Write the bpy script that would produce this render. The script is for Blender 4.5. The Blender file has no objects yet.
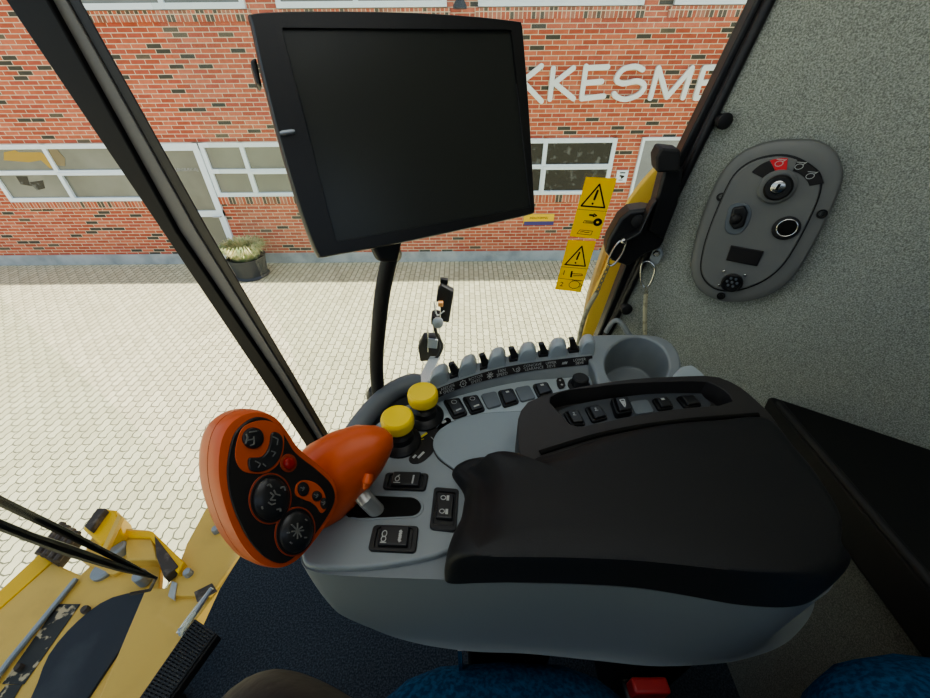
import bpy, math, random
from mathutils import Vector, Matrix
random.seed(7)
col = bpy.context.scene.collection
V = Vector
# ------------------------------------------------------------------ camera
FPX = 385.0; TH = math.radians(36.9); ROLL = math.asin(0.009)
CAM = V((0, 0, 3.49))
Fw = V((0, math.cos(TH), -math.sin(TH)))
U0 = V((0, math.sin(TH), math.cos(TH)))
Rt = V((math.cos(ROLL), 0, 0)) - U0*math.sin(ROLL)
Up = V((math.sin(ROLL), 0, 0)) + U0*math.cos(ROLL)
cd = bpy.data.cameras.new('camera'); cam = bpy.data.objects.new('camera', cd); col.objects.link(cam)
cd.sensor_width = 36; cd.lens = FPX/930*36; cd.clip_start = 0.02; cd.clip_end = 200
m = Matrix((Rt, Up, -Fw)).transposed().to_4x4(); m.translation = CAM
cam.matrix_world = m
bpy.context.scene.camera = cam

def ray(x, y): return Rt*((x-465)/FPX) + Up*(-(y-349)/FPX) + Fw
def PD(x, y, d): return CAM + ray(x, y)*d
def PZ(x, y, z):
    r = ray(x, y); return CAM + r*(z/r.z)
def PP(x, y, o, n):
    r = ray(x, y); return CAM + r*((o-CAM).dot(n)/r.dot(n))
def C2W(v): return Rt*v[0] + Up*v[1] + Fw*v[2]

# ------------------------------------------------------------------ materials
def mat(name, c, rough=.5, metal=0, spec=.5, noise=None, bump=None, mix=None, coat=0, alpha=None, emit=None):
    M = bpy.data.materials.new(name); M.use_nodes = True
    nt = M.node_tree; b = nt.nodes['Principled BSDF']
    b.inputs['Base Color'].default_value = (*c, 1); b.inputs['Roughness'].default_value = rough
    b.inputs['Metallic'].default_value = metal; b.inputs['Specular IOR Level'].default_value = spec
    b.inputs['Coat Weight'].default_value = coat
    tc = nt.nodes.new('ShaderNodeTexCoord')
    if noise:                       # (scale, colour2, lo, hi)
        n = nt.nodes.new('ShaderNodeTexNoise'); n.inputs['Scale'].default_value = noise[0]; n.inputs['Detail'].default_value = 6
        nt.links.new(tc.outputs['Object'], n.inputs['Vector'])
        r = nt.nodes.new('ShaderNodeValToRGB'); r.color_ramp.elements[0].position = noise[2]; r.color_ramp.elements[1].position = noise[3]
        r.color_ramp.elements[0].color = (*c, 1); r.color_ramp.elements[1].color = (*noise[1], 1)
        nt.links.new(n.outputs['Fac'], r.inputs['Fac']); nt.links.new(r.outputs['Color'], b.inputs['Base Color'])
    if bump:                        # (scale, strength, distance)
        n = nt.nodes.new('ShaderNodeTexNoise'); n.inputs['Scale'].default_value = bump[0]; n.inputs['Detail'].default_value = 4
        nt.links.new(tc.outputs['Object'], n.inputs['Vector'])
        u = nt.nodes.new('ShaderNodeBump'); u.inputs['Strength'].default_value = bump[1]; u.inputs['Distance'].default_value = bump[2]
        nt.links.new(n.outputs['Fac'], u.inputs['Height']); nt.links.new(u.outputs['Normal'], b.inputs['Normal'])
    if emit:
        b.inputs['Emission Color'].default_value = (*emit[0], 1); b.inputs['Emission Strength'].default_value = emit[1]
    return M

def glass_mat(name, tint, refl, haze=0):
    M = bpy.data.materials.new(name); M.use_nodes = True; nt = M.node_tree; nt.nodes.clear()
    out = nt.nodes.new('ShaderNodeOutputMaterial'); t = nt.nodes.new('ShaderNodeBsdfTransparent'); t.inputs[0].default_value = (*tint, 1)
    g = nt.nodes.new('ShaderNodeBsdfGlossy'); g.inputs['Roughness'].default_value = .02
    fr = nt.nodes.new('ShaderNodeLayerWeight'); fr.inputs['Blend'].default_value = .5
    mul = nt.nodes.new('ShaderNodeMath'); mul.operation = 'MULTIPLY_ADD'; mul.inputs[1].default_value = refl*2; mul.inputs[2].default_value = refl*.4
    pw = nt.nodes.new('ShaderNodeMath'); pw.operation = 'POWER'; pw.inputs[1].default_value = 3
    nt.links.new(fr.outputs['Facing'], pw.inputs[0]); nt.links.new(pw.outputs[0], mul.inputs[0])
    mx = nt.nodes.new('ShaderNodeMixShader'); nt.links.new(mul.outputs[0], mx.inputs[0])
    nt.links.new(t.outputs[0], mx.inputs[1]); nt.links.new(g.outputs[0], mx.inputs[2]); nt.links.new(mx.outputs[0], out.inputs[0])
    return M

def brick_mat(name, bw, bh, mortar, ramp, mcol, vertical=True, zig=0, rough=.85, rot=0, bumpd=.004, noise_mix=.25, offset=.5):
    M = bpy.data.materials.new(name); M.use_nodes = True; nt = M.node_tree; b = nt.nodes['Principled BSDF']
    L = nt.links.new; N = nt.nodes.new
    b.inputs['Roughness'].default_value = rough; b.inputs['Specular IOR Level'].default_value = .2
    tc = N('ShaderNodeTexCoord'); sp = N('ShaderNodeSeparateXYZ'); L(tc.outputs['Object'], sp.inputs[0])
    cb = N('ShaderNodeCombineXYZ'); L(sp.outputs['X'], cb.inputs[0]); L(sp.outputs['Z' if vertical else 'Y'], cb.inputs[1])
    vec = cb.outputs[0]
    if zig:
        def tri(src, per, amp, dst, other):
            pp = N('ShaderNodeMath'); pp.operation = 'PINGPONG'; pp.inputs[1].default_value = per; L(src, pp.inputs[0])
            ma = N('ShaderNodeMath'); ma.operation = 'MULTIPLY_ADD'; ma.inputs[1].default_value = amp; L(pp.outputs[0], ma.inputs[0]); L(dst, ma.inputs[2])
            return ma.outputs[0]
        ny = tri(sp.outputs['X'], .05, zig, sp.outputs['Y'], None); nx = tri(sp.outputs['Y'], .05, zig, sp.outputs['X'], None)
        cb2 = N('ShaderNodeCombineXYZ'); L(nx, cb2.inputs[0]); L(ny, cb2.inputs[1]); vec = cb2.outputs[0]
    if rot:
        mp = N('ShaderNodeMapping'); mp.inputs['Rotation'].default_value[2] = rot; L(vec, mp.inputs[0]); vec = mp.outputs[0]
    br = N('ShaderNodeTexBrick'); L(vec, br.inputs['Vector']); br.inputs['Scale'].default_value = 1
    br.inputs['Brick Width'].default_value = bw; br.inputs['Row Height'].default_value = bh; br.inputs['Mortar Size'].default_value = mortar
    br.inputs['Mortar Smooth'].default_value = .15; br.offset = offset
    br.inputs['Color1'].default_value = (0, 0, 0, 1); br.inputs['Color2'].default_value = (1, 1, 1, 1); br.inputs['Mortar'].default_value = (.5, .5, .5, 1)
    r = N('ShaderNodeValToRGB'); r.color_ramp.interpolation = 'CONSTANT'
    el = r.color_ramp.elements; el[0].position = 0; el[0].color = (*ramp[0][1], 1); el[1].position = ramp[1][0]; el[1].color = (*ramp[1][1], 1)
    for p, c in ramp[2:]:
        e = el.new(p); e.color = (*c, 1)
    L(br.outputs['Color'], r.inputs[0])
    ns = N('ShaderNodeTexNoise'); ns.inputs['Scale'].default_value = 14; ns.inputs['Detail'].default_value = 8; L(tc.outputs['Object'], ns.inputs['Vector'])
    mr = N('ShaderNodeMapRange'); mr.inputs[3].default_value = 1-noise_mix; mr.inputs[4].default_value = 1+noise_mix; L(ns.outputs['Fac'], mr.inputs[0])
    mx = N('ShaderNodeMix'); mx.data_type = 'RGBA'; L(br.outputs['Fac'], mx.inputs[0]); L(r.outputs[0], mx.inputs[6]); mx.inputs[7].default_value = (*mcol, 1)
    sc = N('ShaderNodeVectorMath'); sc.operation = 'SCALE'; L(mx.outputs[2], sc.inputs[0]); L(mr.outputs[0], sc.inputs['Scale'])
    L(sc.outputs[0], b.inputs['Base Color'])
    bm = N('ShaderNodeBump'); bm.inputs['Distance'].default_value = bumpd; bm.invert = True; L(br.outputs['Fac'], bm.inputs['Height']); L(bm.outputs[0], b.inputs['Normal'])
    return M

RED = [(0, (.09, .085, .065)), (.07, (.16, .13, .09)), (.085, (.47, .125, .07)), (.35, (.56, .165, .09)), (.6, (.62, .20, .115)), (.82, (.50, .13, .08))]
MORT = (.76, .60, .42)
M = {}
M['brick'] = brick_mat('red_brick', .24, .0667, .0065, RED, MORT)
M['soldier'] = brick_mat('upright_brick', .0667, .24, .0065, [(0, (.13, .11, .08)), (.2, (.30, .13, .08)), (.3, (.50, .14, .075)), (.6, (.58, .2, .12)), (.8, (.45, .2, .13))], MORT, offset=0)
M['paver'] = brick_mat('interlocking_paver', .2, .1, .0068, [(0, (.57, .54, .36)), (.3, (.61, .58, .39)), (.6, (.64, .61, .415)), (.85, (.55, .52, .345))], (.16, .16, .11), vertical=False, zig=.30, noise_mix=.16, rough=.9, rot=math.pi/2)
M['plinth'] = mat('grey_render', (.46, .49, .48), .9, noise=(3, (.30, .33, .33), .4, .7))
M['white'] = mat('white_paint', (.78, .86, .88), .4)
M['sign'] = mat('white_sign_letter', (.80, .84, .80), .5)
M['pane_grey'] = mat('grey_window_glass', (.15, .155, .125), .05, spec=.9, noise=(.9, (.24, .25, .21), .35, .7))
M['pane_dark'] = mat('dark_window_glass', (.012, .013, .013), .07, spec=.6, noise=(7, (.16, .17, .16), .56, .72))
M['pane_refl'] = mat('window_glass_with_painted_reflection', (.16, .17, .13), .06, spec=.7, noise=(1.3, (.34, .22, .06), .50, .72))  # yellow-brown noise paints reflected machinery into the glass colour
M['black'] = mat('black_plastic', (.012, .012, .013), .38)
M['blackmatte'] = mat('matte_black_plastic', (.014, .014, .015), .6, bump=(900, .25, .0005))
M['pillar'] = mat('black_painted_pillar', (.009, .009, .010), .5, spec=.25)
M['strip'] = mat('grey_rubber_strip', (.14, .135, .13), .4)
M['screen'] = mat('dark_screen', (.028, .030, .027), .28, spec=.4)
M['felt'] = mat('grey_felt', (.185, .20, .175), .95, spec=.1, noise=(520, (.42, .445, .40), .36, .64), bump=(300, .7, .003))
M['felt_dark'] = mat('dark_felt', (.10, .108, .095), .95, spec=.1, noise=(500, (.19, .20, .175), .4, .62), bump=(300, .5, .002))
M['ledge'] = mat('black_trim', (.006, .0065, .007), .6)
M['grey'] = mat('console_grey_plastic', (.22, .245, .26), .42, bump=(1500, .12, .0003))
M['greylight'] = mat('light_console_plastic', (.34, .39, .42), .4, bump=(1500, .1, .0003))
M['greydark'] = mat('slate_plastic', (.13, .15, .17), .45, bump=(1500, .1, .0003))
M['greybody'] = mat('console_body_plastic', (.17, .19, .205), .5, bump=(1500, .1, .0003))
M['panelgrey'] = mat('socket_panel_plastic', (.155, .16, .155), .5, bump=(1500, .1, .0003))
M['cushion'] = mat('dark_soft_vinyl', (.013, .0135, .015), .55, spec=.35, bump=(700, .35, .0006))
M['housing'] = mat('dark_brown_grey_plastic', (.027, .025, .025), .5, bump=(1100, .2, .0004))
M['orange'] = mat('orange_plastic', (.52, .088, .017), .38, spec=.45)
M['orangeline'] = mat('orange_outline', (.30, .045, .012), .4)
M['face'] = mat('black_keypad', (.012, .010, .010), .5)
M['button'] = mat('black_rubber_button', (.02, .02, .022), .3)
M['redbutton'] = mat('red_button', (.28, .012, .008), .3)
M['mark'] = mat('grey_marking', (.16, .16, .15), .5)
M['markw'] = mat('white_marking', (.40, .41, .40), .5)
M['marky'] = mat('yellow_marking', (.6, .5, .05), .5)
M['marknk'] = mat('black_marking', (.005, .005, .004), .7, spec=.2)
M['yellow'] = mat('yellow_knob_plastic', (.85, .62, .02), .4)
M['deck'] = mat('yellow_machine_paint', (.70, .45, .10), .45, noise=(9, (.60, .38, .085), .5, .75))
M['deckb'] = mat('bright_and_sunlit_yellow', (.82, .48, .01), .4)  # bright yellow; on the rear flange it stands in for sunlight
M['rust'] = mat('worn_dark_steel', (.07, .055, .045), .7, noise=(30, (.2, .16, .12), .5, .7))
M['mat'] = mat('dark_rubber_mat', (.03, .034, .042), .7, noise=(5, (.06, .064, .07), .5, .7))
M['decal'] = mat('worn_black_decal', (.03, .028, .022), .5, noise=(28, (.5, .40, .24), .58, .63))
M['steel'] = mat('brushed_steel', (.55, .55, .53), .25, metal=1)
M['steelg'] = mat('grey_steel', (.30, .33, .36), .4, metal=.6)
M['bolt'] = mat('dull_zinc', (.32, .34, .36), .5, metal=.4)
M['carpet'] = mat('navy_carpet', (.026, .033, .043), .95, spec=.1, noise=(260, (.068, .082, .10), .4, .65), bump=(300, .5, .003))
M['blue'] = mat('blue_seat_fabric', (.008, .045, .115), .9, spec=.1, noise=(160, (.02, .10, .22), .4, .65), bump=(250, .5, .002))
M['trouser'] = mat('dark_trouser_cloth', (.013, .013, .016), .6, bump=(30, .4, .006))
M['red'] = mat('red_buckle', (.35, .02, .02), .4)
M['decy'] = mat('yellow_warning_sticker', (1.0, .72, .01), .35, noise=(14, (.85, .85, .02), .42, .62))
_n = M['decy'].node_tree; _t = _n.nodes.new('ShaderNodeBsdfTranslucent'); _t.inputs[0].default_value = (1, .80, .02, 1)
_m = _n.nodes.new('ShaderNodeMixShader'); _m.inputs[0].default_value = .6
_n.links.new(_n.nodes['Principled BSDF'].outputs[0], _m.inputs[1]); _n.links.new(_t.outputs[0], _m.inputs[2]); _n.links.new(_m.outputs[0], _n.nodes['Material Output'].inputs[0])
M['beige'] = mat('beige_plastic_sleeve', (.42, .40, .28), .6, noise=(60, (.2, .19, .13), .5, .65))
M['chain'] = mat('dull_chain', (.20, .19, .14), .5, metal=.4)
M['symred'] = mat('red_indicator', (.45, .02, .025), .4, emit=((.6, .02, .03), .12))
M['leafy'] = mat('ornamental_grass', (.30, .38, .16), .8, noise=(7, (.75, .68, .36), .40, .60))
M['pot'] = mat('dark_pot', (.035, .04, .045), .5)
M['signy'] = mat('yellow_sign', (.85, .55, .03), .5)
M['signb'] = mat('blue_sign', (.06, .05, .2), .5)
M['glass'] = glass_mat('clear_window', (.95, .97, .955), .05)
M['roof'] = mat('light_headliner', (.5, .5, .48), .9)

# ------------------------------------------------------------------ mesh builder
class MB:
    def __init__(s): s.v = []; s.f = []
    def add(s, vs, fs):
        o = len(s.v); s.v += [V(p) for p in vs]; s.f += [tuple(i+o for i in f) for f in fs]; return s
    def loft(s, rings, c0=True, c1=True, closed=True):
        n = len(rings[0]); vs = [p for r in rings for p in r]; fs = []
        for k in range(len(rings)-1):
            for i in range(n if closed else n-1):
                j = (i+1) % n; fs.append((k*n+i, k*n+j, (k+1)*n+j, (k+1)*n+i))
        if c0: fs.append(tuple(reversed(range(n))))
        if c1: fs.append(tuple(range((len(rings)-1)*n, len(rings)*n)))
        return s.add(vs, fs)
    def prism(s, outline, vec): return s.loft([[V(p) for p in outline], [V(p)+vec for p in outline]])
    def box(s, c, ax, ay, az):       # half-axis vectors
        c = V(c); r = []
        for k in (-1, 1): r.append([c-ax-ay+az*k, c+ax-ay+az*k, c+ax+ay+az*k, c-ax+ay+az*k])
        return s.loft(r)
    def bx(s, x0, x1, y0, y1, z0, z1):
        return s.box(((x0+x1)/2, (y0+y1)/2, (z0+z1)/2), V(((x1-x0)/2, 0, 0)), V((0, (y1-y0)/2, 0)), V((0, 0, (z1-z0)/2)))
    def tube(s, pts, r, n=12, flat=None, caps=True):
        pts = [V(p) for p in pts]; R = r if isinstance(r, (list, tuple)) else [r]*len(pts)
        rings = []; up = None
        for i, p in enumerate(pts):
            t = (pts[min(i+1, len(pts)-1)] - pts[max(i-1, 0)]).normalized()
            if up is None:
                a = V((0, 0, 1)) if abs(t.z) < .9 else V((1, 0, 0)); up = (a - t*a.dot(t)).normalized()
            else: up = (up - t*up.dot(t)).normalized()
            w = t.cross(up)
            rings.append([p + up*(math.cos(2*math.pi*k/n)*R[i]) + w*(math.sin(2*math.pi*k/n)*R[i]) for k in range(n)])
        return s.loft(rings, caps, caps)
    def torus(s, pts, r, n=8):        # closed loop
        pts = [V(p) for p in pts]; N = len(pts); nn = (pts[1]-pts[0]).cross(pts[N//2]-pts[0]).normalized(); rings = []
        for i in range(N):
            t = (pts[(i+1) % N]-pts[i-1]).normalized(); w = t.cross(nn).normalized()
            rings.append([pts[i] + nn*(math.cos(2*math.pi*k/n)*r) + w*(math.sin(2*math.pi*k/n)*r) for k in range(n)])
        rings.append(rings[0]); return s.loft(rings, False, False)
    def lathe(s, base, axis, prof, n=28, sx=1, ref=None):    # prof (r,h) list
        axis = V(axis).normalized(); a = V(ref) if ref else (V((1, 0, 0)) if abs(axis.x) < .9 else V((0, 1, 0)))
        u = (a-axis*a.dot(axis)).normalized(); w = axis.cross(u); base = V(base)
        return s.loft([[base+axis*h+u*(math.cos(2*math.pi*k/n)*r*sx)+w*(math.sin(2*math.pi*k/n)*r) for k in range(n)] for r, h in prof])
    def ball(s, c, rx, ry, rz, n=24, m=14, f=None):
        c = V(c); rings = []
        for j in range(1, m):
            a = math.pi*j/m; rings.append([c+V((rx*math.sin(a)*math.cos(2*math.pi*k/n), ry*math.sin(a)*math.sin(2*math.pi*k/n), -rz*math.cos(a))) for k in range(n)])
        if f: rings = [[f(p) for p in r] for r in rings]
        return s.loft(rings)
    def build(s, name, m, parent=None, bevel=0, seg=3, smooth=True, angle=35, sub=0):
        base = V((0, 0, 0)); p = parent
        while p is not None: base += p.location; p = p.parent
        me = bpy.data.meshes.new(name)
        o = bpy.data.objects.new(name, me); loc = V((0, 0, 0))
        if parent is None:
            xs = [v.x for v in s.v]; ys = [v.y for v in s.v]; zs = [v.z for v in s.v]
            loc = V(((min(xs)+max(xs))/2, (min(ys)+max(ys))/2, min(zs)))
        me.from_pydata([tuple(v-base-loc) for v in s.v], [], s.f); me.validate(); me.update()
        import bmesh
        bm = bmesh.new(); bm.from_mesh(me); bmesh.ops.recalc_face_normals(bm, faces=bm.faces); bm.to_mesh(me); bm.free()
        me.materials.append(m if not isinstance(m, str) else M[m])
        if smooth:
            me.polygons.foreach_set('use_smooth', [True]*len(me.polygons)); me.set_sharp_from_angle(angle=math.radians(angle))
        o.location = loc; o.parent = parent; col.objects.link(o)
        if bevel:
            b = o.modifiers.new('edge', 'BEVEL'); b.width = bevel; b.segments = seg; b.limit_method = 'ANGLE'; b.angle_limit = math.radians(40)
            b.harden_normals = False
        if sub:
            b = o.modifiers.new('soft', 'SUBSURF'); b.levels = sub; b.render_levels = sub
        return o

def tag(o, label=None, cat=None, group=None, kind=None):
    if label: o['label'] = label
    if cat: o['category'] = cat
    if group: o['group'] = group
    if kind: o['kind'] = kind
    return o
def thing(name, label, cat, loc, group=None):
    o = bpy.data.objects.new(name, None); o.empty_display_size = .05; col.objects.link(o); o.location = V(loc)
    return tag(o, label, cat, group)
def catmull(pts, k=6, closed=True):
    pts = [V(p) for p in pts]; n = len(pts); out = []
    for i in range(n if closed else n-1):
        g = (lambda q: pts[q % n]) if closed else (lambda q: pts[max(0, min(n-1, q))])
        p0, p1, p2, p3 = g(i-1), g(i), g(i+1), g(i+2)
        for j in range(k):
            t = j/k; out.append(.5*((2*p1)+(p2-p0)*t+(2*p0-5*p1+4*p2-p3)*t*t+(3*p1-p0-3*p2+p3)*t**3))
    if not closed: out.append(pts[-1])
    return out
def px2(pts, k=6, closed=True): return [(p.x, p.y) for p in catmull([(a, b, 0) for a, b in pts], k, closed)]
def onz(pts, z): return [PZ(a, b, z) for a, b in pts]
def onp(pts, o, n): return [PP(a, b, o, n) for a, b in pts]
def resample(pts, n, closed=True):
    pts = [V(p) for p in pts]; q = pts + ([pts[0]] if closed else []); L = [0]
    for a, b in zip(q, q[1:]): L.append(L[-1]+(b-a).length)
    out = []; k = 0; tot = L[-1]; m_ = n if closed else n-1
    for i in range(n):
        d = tot*i/m_
        while k < len(L)-2 and L[k+1] < d: k += 1
        t = (d-L[k])/max(1e-9, L[k+1]-L[k]); out.append(q[k].lerp(q[k+1], min(1, t)))
    return out
class Fr:                              # flat frame: origin, u, v, normal
    def __init__(s, o, u, v): s.o = V(o); s.u = V(u); s.v = V(v); s.n = s.u.cross(s.v).normalized()
    def p(s, a, b, h=0): return s.o+s.u*a+s.v*b+s.n*h
class Quad:                            # bilinear frame over four corners tl,tr,br,bl; u right, v down
    def __init__(s, c, n=None):
        s.c = [V(q) for q in c]; s.n = (s.c[3]-s.c[0]).cross(s.c[1]-s.c[0]).normalized()
        if n is not None and s.n.dot(n) < 0: s.n = -s.n
        s.w = ((s.c[1]-s.c[0]).length+(s.c[2]-s.c[3]).length)/2; s.h = ((s.c[3]-s.c[0]).length+(s.c[2]-s.c[1]).length)/2
    def p(s, u, v, h=0): return s.c[0].lerp(s.c[1], u).lerp(s.c[3].lerp(s.c[2], u), v)+s.n*h
SC = [0]
def stroke(mb, fr, pts, w, h0, h1, ends=True, closed=False):   # ribbon along points in a frame
    P = [fr.p(a, b) for a, b in pts]; n = fr.n; SC[0] = (SC[0]+1) % 7; h1 += (h1-h0)*.05*SC[0]
    if closed: P.append(P[0])
    for i_, (a, b) in enumerate(zip(P, P[1:])):
        d = (b-a)
        if d.length < 1e-7: continue
        h1 += (h1-h0)*.004+2e-6; s = d.normalized().cross(n)*(w/2)
        mb.loft([[a-s+n*h0, b-s+n*h0, b+s+n*h0, a+s+n*h0], [a-s+n*h1, b-s+n*h1, b+s+n*h1, a+s+n*h1]])
    if ends:
        for i_, a in enumerate(P): mb.lathe(a+n*h0, n, [(w/2, 0), (w/2, (h1-h0)*(1.02+.004*i_))], 12)
    return mb
def ell(cx, cy, rx, ry, n=24, a0=0, a1=2*math.pi, rot=0, endp=False):
    out = []; c, s = math.cos(rot), math.sin(rot)
    for k in range(n+(1 if endp else 0)):
        a = a0+(a1-a0)*k/n; x, y = rx*math.cos(a), ry*math.sin(a); out.append((cx+x*c-y*s, cy+x*s+y*c))
    return out
def text_mb(mb, s, o, u, v, size, h=.0004, align='CENTER'):      # letters lying in the plane of u (right) and v (up)
    cu = bpy.data.curves.new('t', 'FONT'); cu.body = s; cu.size = size; cu.align_x = align; cu.align_y = 'CENTER'; cu.resolution_u = 2
    cu.space_line = .85
    ob = bpy.data.objects.new('t', cu); col.objects.link(ob)
    dg = bpy.context.evaluated_depsgraph_get(); me = bpy.data.meshes.new_from_object(ob.evaluated_get(dg))
    u = V(u).normalized(); v = V(v).normalized(); n = u.cross(v)
    vs = [V(o)+u*p.co.x+v*p.co.y+n*h for p in me.vertices]; mb.add(vs, [tuple(f.vertices) for f in me.polygons])
    bpy.data.objects.remove(ob); bpy.data.curves.remove(cu); bpy.data.meshes.remove(me); return mb
def ringprism(outer, inner, z_top, z_bot, z_in, mat_, name, parent, bevel=.003, lower=None, floor=True):
    """outer/inner: px outlines seen on z_top; a slab with a well"""
    n = 72; ctr = (sum(p[0] for p in inner)/len(inner), sum(p[1] for p in inner)/len(inner)); cw = PZ(ctr[0], ctr[1], z_top)
    O = resample(onz(outer, z_top), 360); I = resample(onz(inner, z_top), 360)
    ang = lambda p: math.atan2(p.y-cw.y, p.x-cw.x)
    def pick(L, a): return min(L, key=lambda p: abs((ang(p)-a+math.pi) % (2*math.pi)-math.pi))
    A = [-math.pi+2*math.pi*k/n for k in range(n)]
    ro = [pick(O, a) for a in A]; ri = [pick(I, a) for a in A]
    dz = lambda r, z: [V((p.x, p.y, CAM.z+z)) for p in r]
    mb = MB(); mb.loft([dz(ro, z_bot), dz(ro, z_top), dz(ri, z_top), dz(ri, z_in)], True, floor)
    return mb.build(name, mat_, parent, bevel=bevel)

# ================================================================== OUTSIDE
# ground
g = MB().bx(-40, 40, -25, 8.2, -.2, 0).build('ground', M['paver'], smooth=False)
g.location.z = -.2; tag(g, 'pale interlocking pavers of the yard', None, kind='structure')
YW = 7.84
W0 = V((0, YW, 0)); WN = V((0, 1, 0))
def wx(x, y): return PP(x, y, W0, WN)
ZT = 7.3
bld = thing('building', 'red brick building with white framed windows and white wall letters', 'building', (0, YW, 0))
XL, XR = -15, 15
MB().bx(XL, XR, YW, YW+4, .22, ZT).build('brick_wall', 'brick', bld, smooth=False)
MB().bx(XL, XR, YW-.03, YW+3, 0, .22).build('plinth', 'plinth', bld, smooth=False)
MB().bx(XL, XR, YW-.12, YW+4, ZT, ZT+.15).build('roof_edge', 'white', bld, smooth=False)
BN = [0]
def bar(mb, x0, x1, z0, z1, d=.05):
    BN[0] = (BN[0]+1) % 12; mb.bx(x0, x1, YW-d-.0012*BN[0], YW+.01, z0, z1)
def window(x0, x1, z0, z1, mull, trans, pane='pane_grey', fw=.075, sash=None, name='window', sill=True):
    f = MB()
    bar(f, x0, x1, z1-fw, z1); bar(f, x0, x1, z0, z0+fw); bar(f, x0, x0+fw, z0, z1); bar(f, x1-fw, x1, z0, z1)
    for q in mull: bar(f, q-fw/2, q+fw/2, z0, z1)
    for q in trans: bar(f, x0, x1, q-fw/2, q+fw/2)
    for (a, b, c, d) in (sash or []):
        bar(f, a, b, d-.05, d, .06); bar(f, a, b, c, c+.05, .06); bar(f, a, a+.05, c, d, .06); bar(f, b-.05, b, c, d, .06)
    fo = f.build(name, 'white', bld, smooth=False)
    p = MB().bx(x0+.02, x1-.02, YW-.02, YW-.005, z0+.02, z1-.02).build('pane', pane, fo, smooth=False)
    if sill: MB().bx(x0-.05, x1+.05, YW-.035, YW, z0-.145, z0-.01).build('sill_course', 'soldier', bld, smooth=False)
    return fo
zt = wx(42, 144).z; zb = wx(70, 201).z; zm = wx(60, 172).z
x0 = wx(12, 200).x
xm = wx(60, 172).x
wf = window(x0, x0+5.0*.5+.25, zb, zt, [xm], [zm], 'pane_grey', sash=[(xm, x0+2.7, zb+.02, zm)])
def pane_reflection(name, pts, m, d):  # flat shapes on the pane that paint in a machine's reflection
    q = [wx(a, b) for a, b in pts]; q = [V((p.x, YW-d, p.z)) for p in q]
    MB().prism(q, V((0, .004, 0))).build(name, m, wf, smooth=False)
pane_reflection('reflected_beam', [(5, 152), (16, 150), (20, 152), (42, 152), (55, 161), (57, 168), (51, 168), (42, 160), (30, 162), (5, 160)], mat('reflected_machine_yellow', (.45, .29, .05), .3), .024)
pane_reflection('reflected_cab', [(17, 176), (28, 176), (30, 182), (44, 180), (46, 188), (38, 190), (34, 186), (22, 184)], 'pane_dark', .025)
pane_reflection('reflected_boom', [(48, 146), (56, 147), (66, 158), (66, 166), (58, 165), (50, 152)], mat('reflected_machine_brown', (.24, .19, .10), .3), .026)
# door left
xd1 = wx(208.5, 170).x; xd0 = xd1-1.1
dz0 = .04
f = MB(); bar(f, xd0, xd1, zt-.12, zt); bar(f, xd1-.12, xd1, dz0, zt); bar(f, xd0, xd0+.12, dz0, zt); bar(f, xd0, xd1, wx(210, 213).z-.06, wx(210, 213).z+.06); bar(f, xd0, xd1, dz0, .2)
fd = f.build('entrance_door', 'white', bld, smooth=False)
MB().bx(xd0+.05, xd1-.05, YW-.02, YW-.004, dz0, zt-.05).build('pane', 'pane_grey', fd, smooth=False)
t = MB(); q = wx(184, 169.5)
text_mb(t, 'VALLENSBÆKVEJ', V((q.x, YW-.025, q.z)), (1, 0, 0), (0, 0, 1), .075).build('door_lettering', 'markw', fd)
MB().tube([V((xd1-.06, YW-.05, 1.02)), V((xd1-.06, YW-.10, 1.02)), V((xd1-.2, YW-.10, 1.02))], .012).build('door_handle', 'steel', fd)
# window 2
xa = xd1+.02; xb = wx(335, 170).x
xm2 = wx(250, 170).x
window(xa, xb, wx(250, 196).z, wx(250, 142).z, [xm2], [wx(250, 170.5).z], 'pane_grey', sash=[(xm2, xb, wx(250, 196).z+.02, wx(250, 170.5).z)])
# window 3
xm3 = wx(543, 165).x
w3l, w3r = wx(420, 165).x, wx(611.5, 165).x
window(w3l, w3r, wx(560, 194).z, wx(560, 138).z, [xm3, xm3-1.25], [wx(560, 166).z], 'pane_dark', sash=[(xm3, w3r, wx(560, 194).z+.02, wx(560, 166).z)])
# door right
xe0 = wx(632, 180).x
f = MB(); ztr = wx(650, 137).z
for a in ((xe0, xe0+.05, 0, ztr), (xe0, xe0+2.2, ztr-.05, ztr), (xe0+2.15, xe0+2.2, 0, ztr)): bar(f, *a)
gd = f.build('gate_door', 'white', bld, smooth=False)
MB().bx(xe0+.03, xe0+2.17, YW-.03, YW-.004, .02, ztr-.03).build('pane', mat('pale_grey_glass', (.34, .35, .35), .12, spec=.6, noise=(1.0, (.25, .26, .26), .4, .6)), gd, smooth=False)
# upper windows
zu = wx(300, 8.5).z
for a, b, mm in ((80, 247, 165), (278, 447, 357), (478, 642, 562), (672, 842, 757)):
    A, B = wx(a, 8).x, wx(b, 8).x
    window(A, B, zu, zu+1.35, [wx(mm, 8).x], [zu+.75], 'pane_grey')
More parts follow.
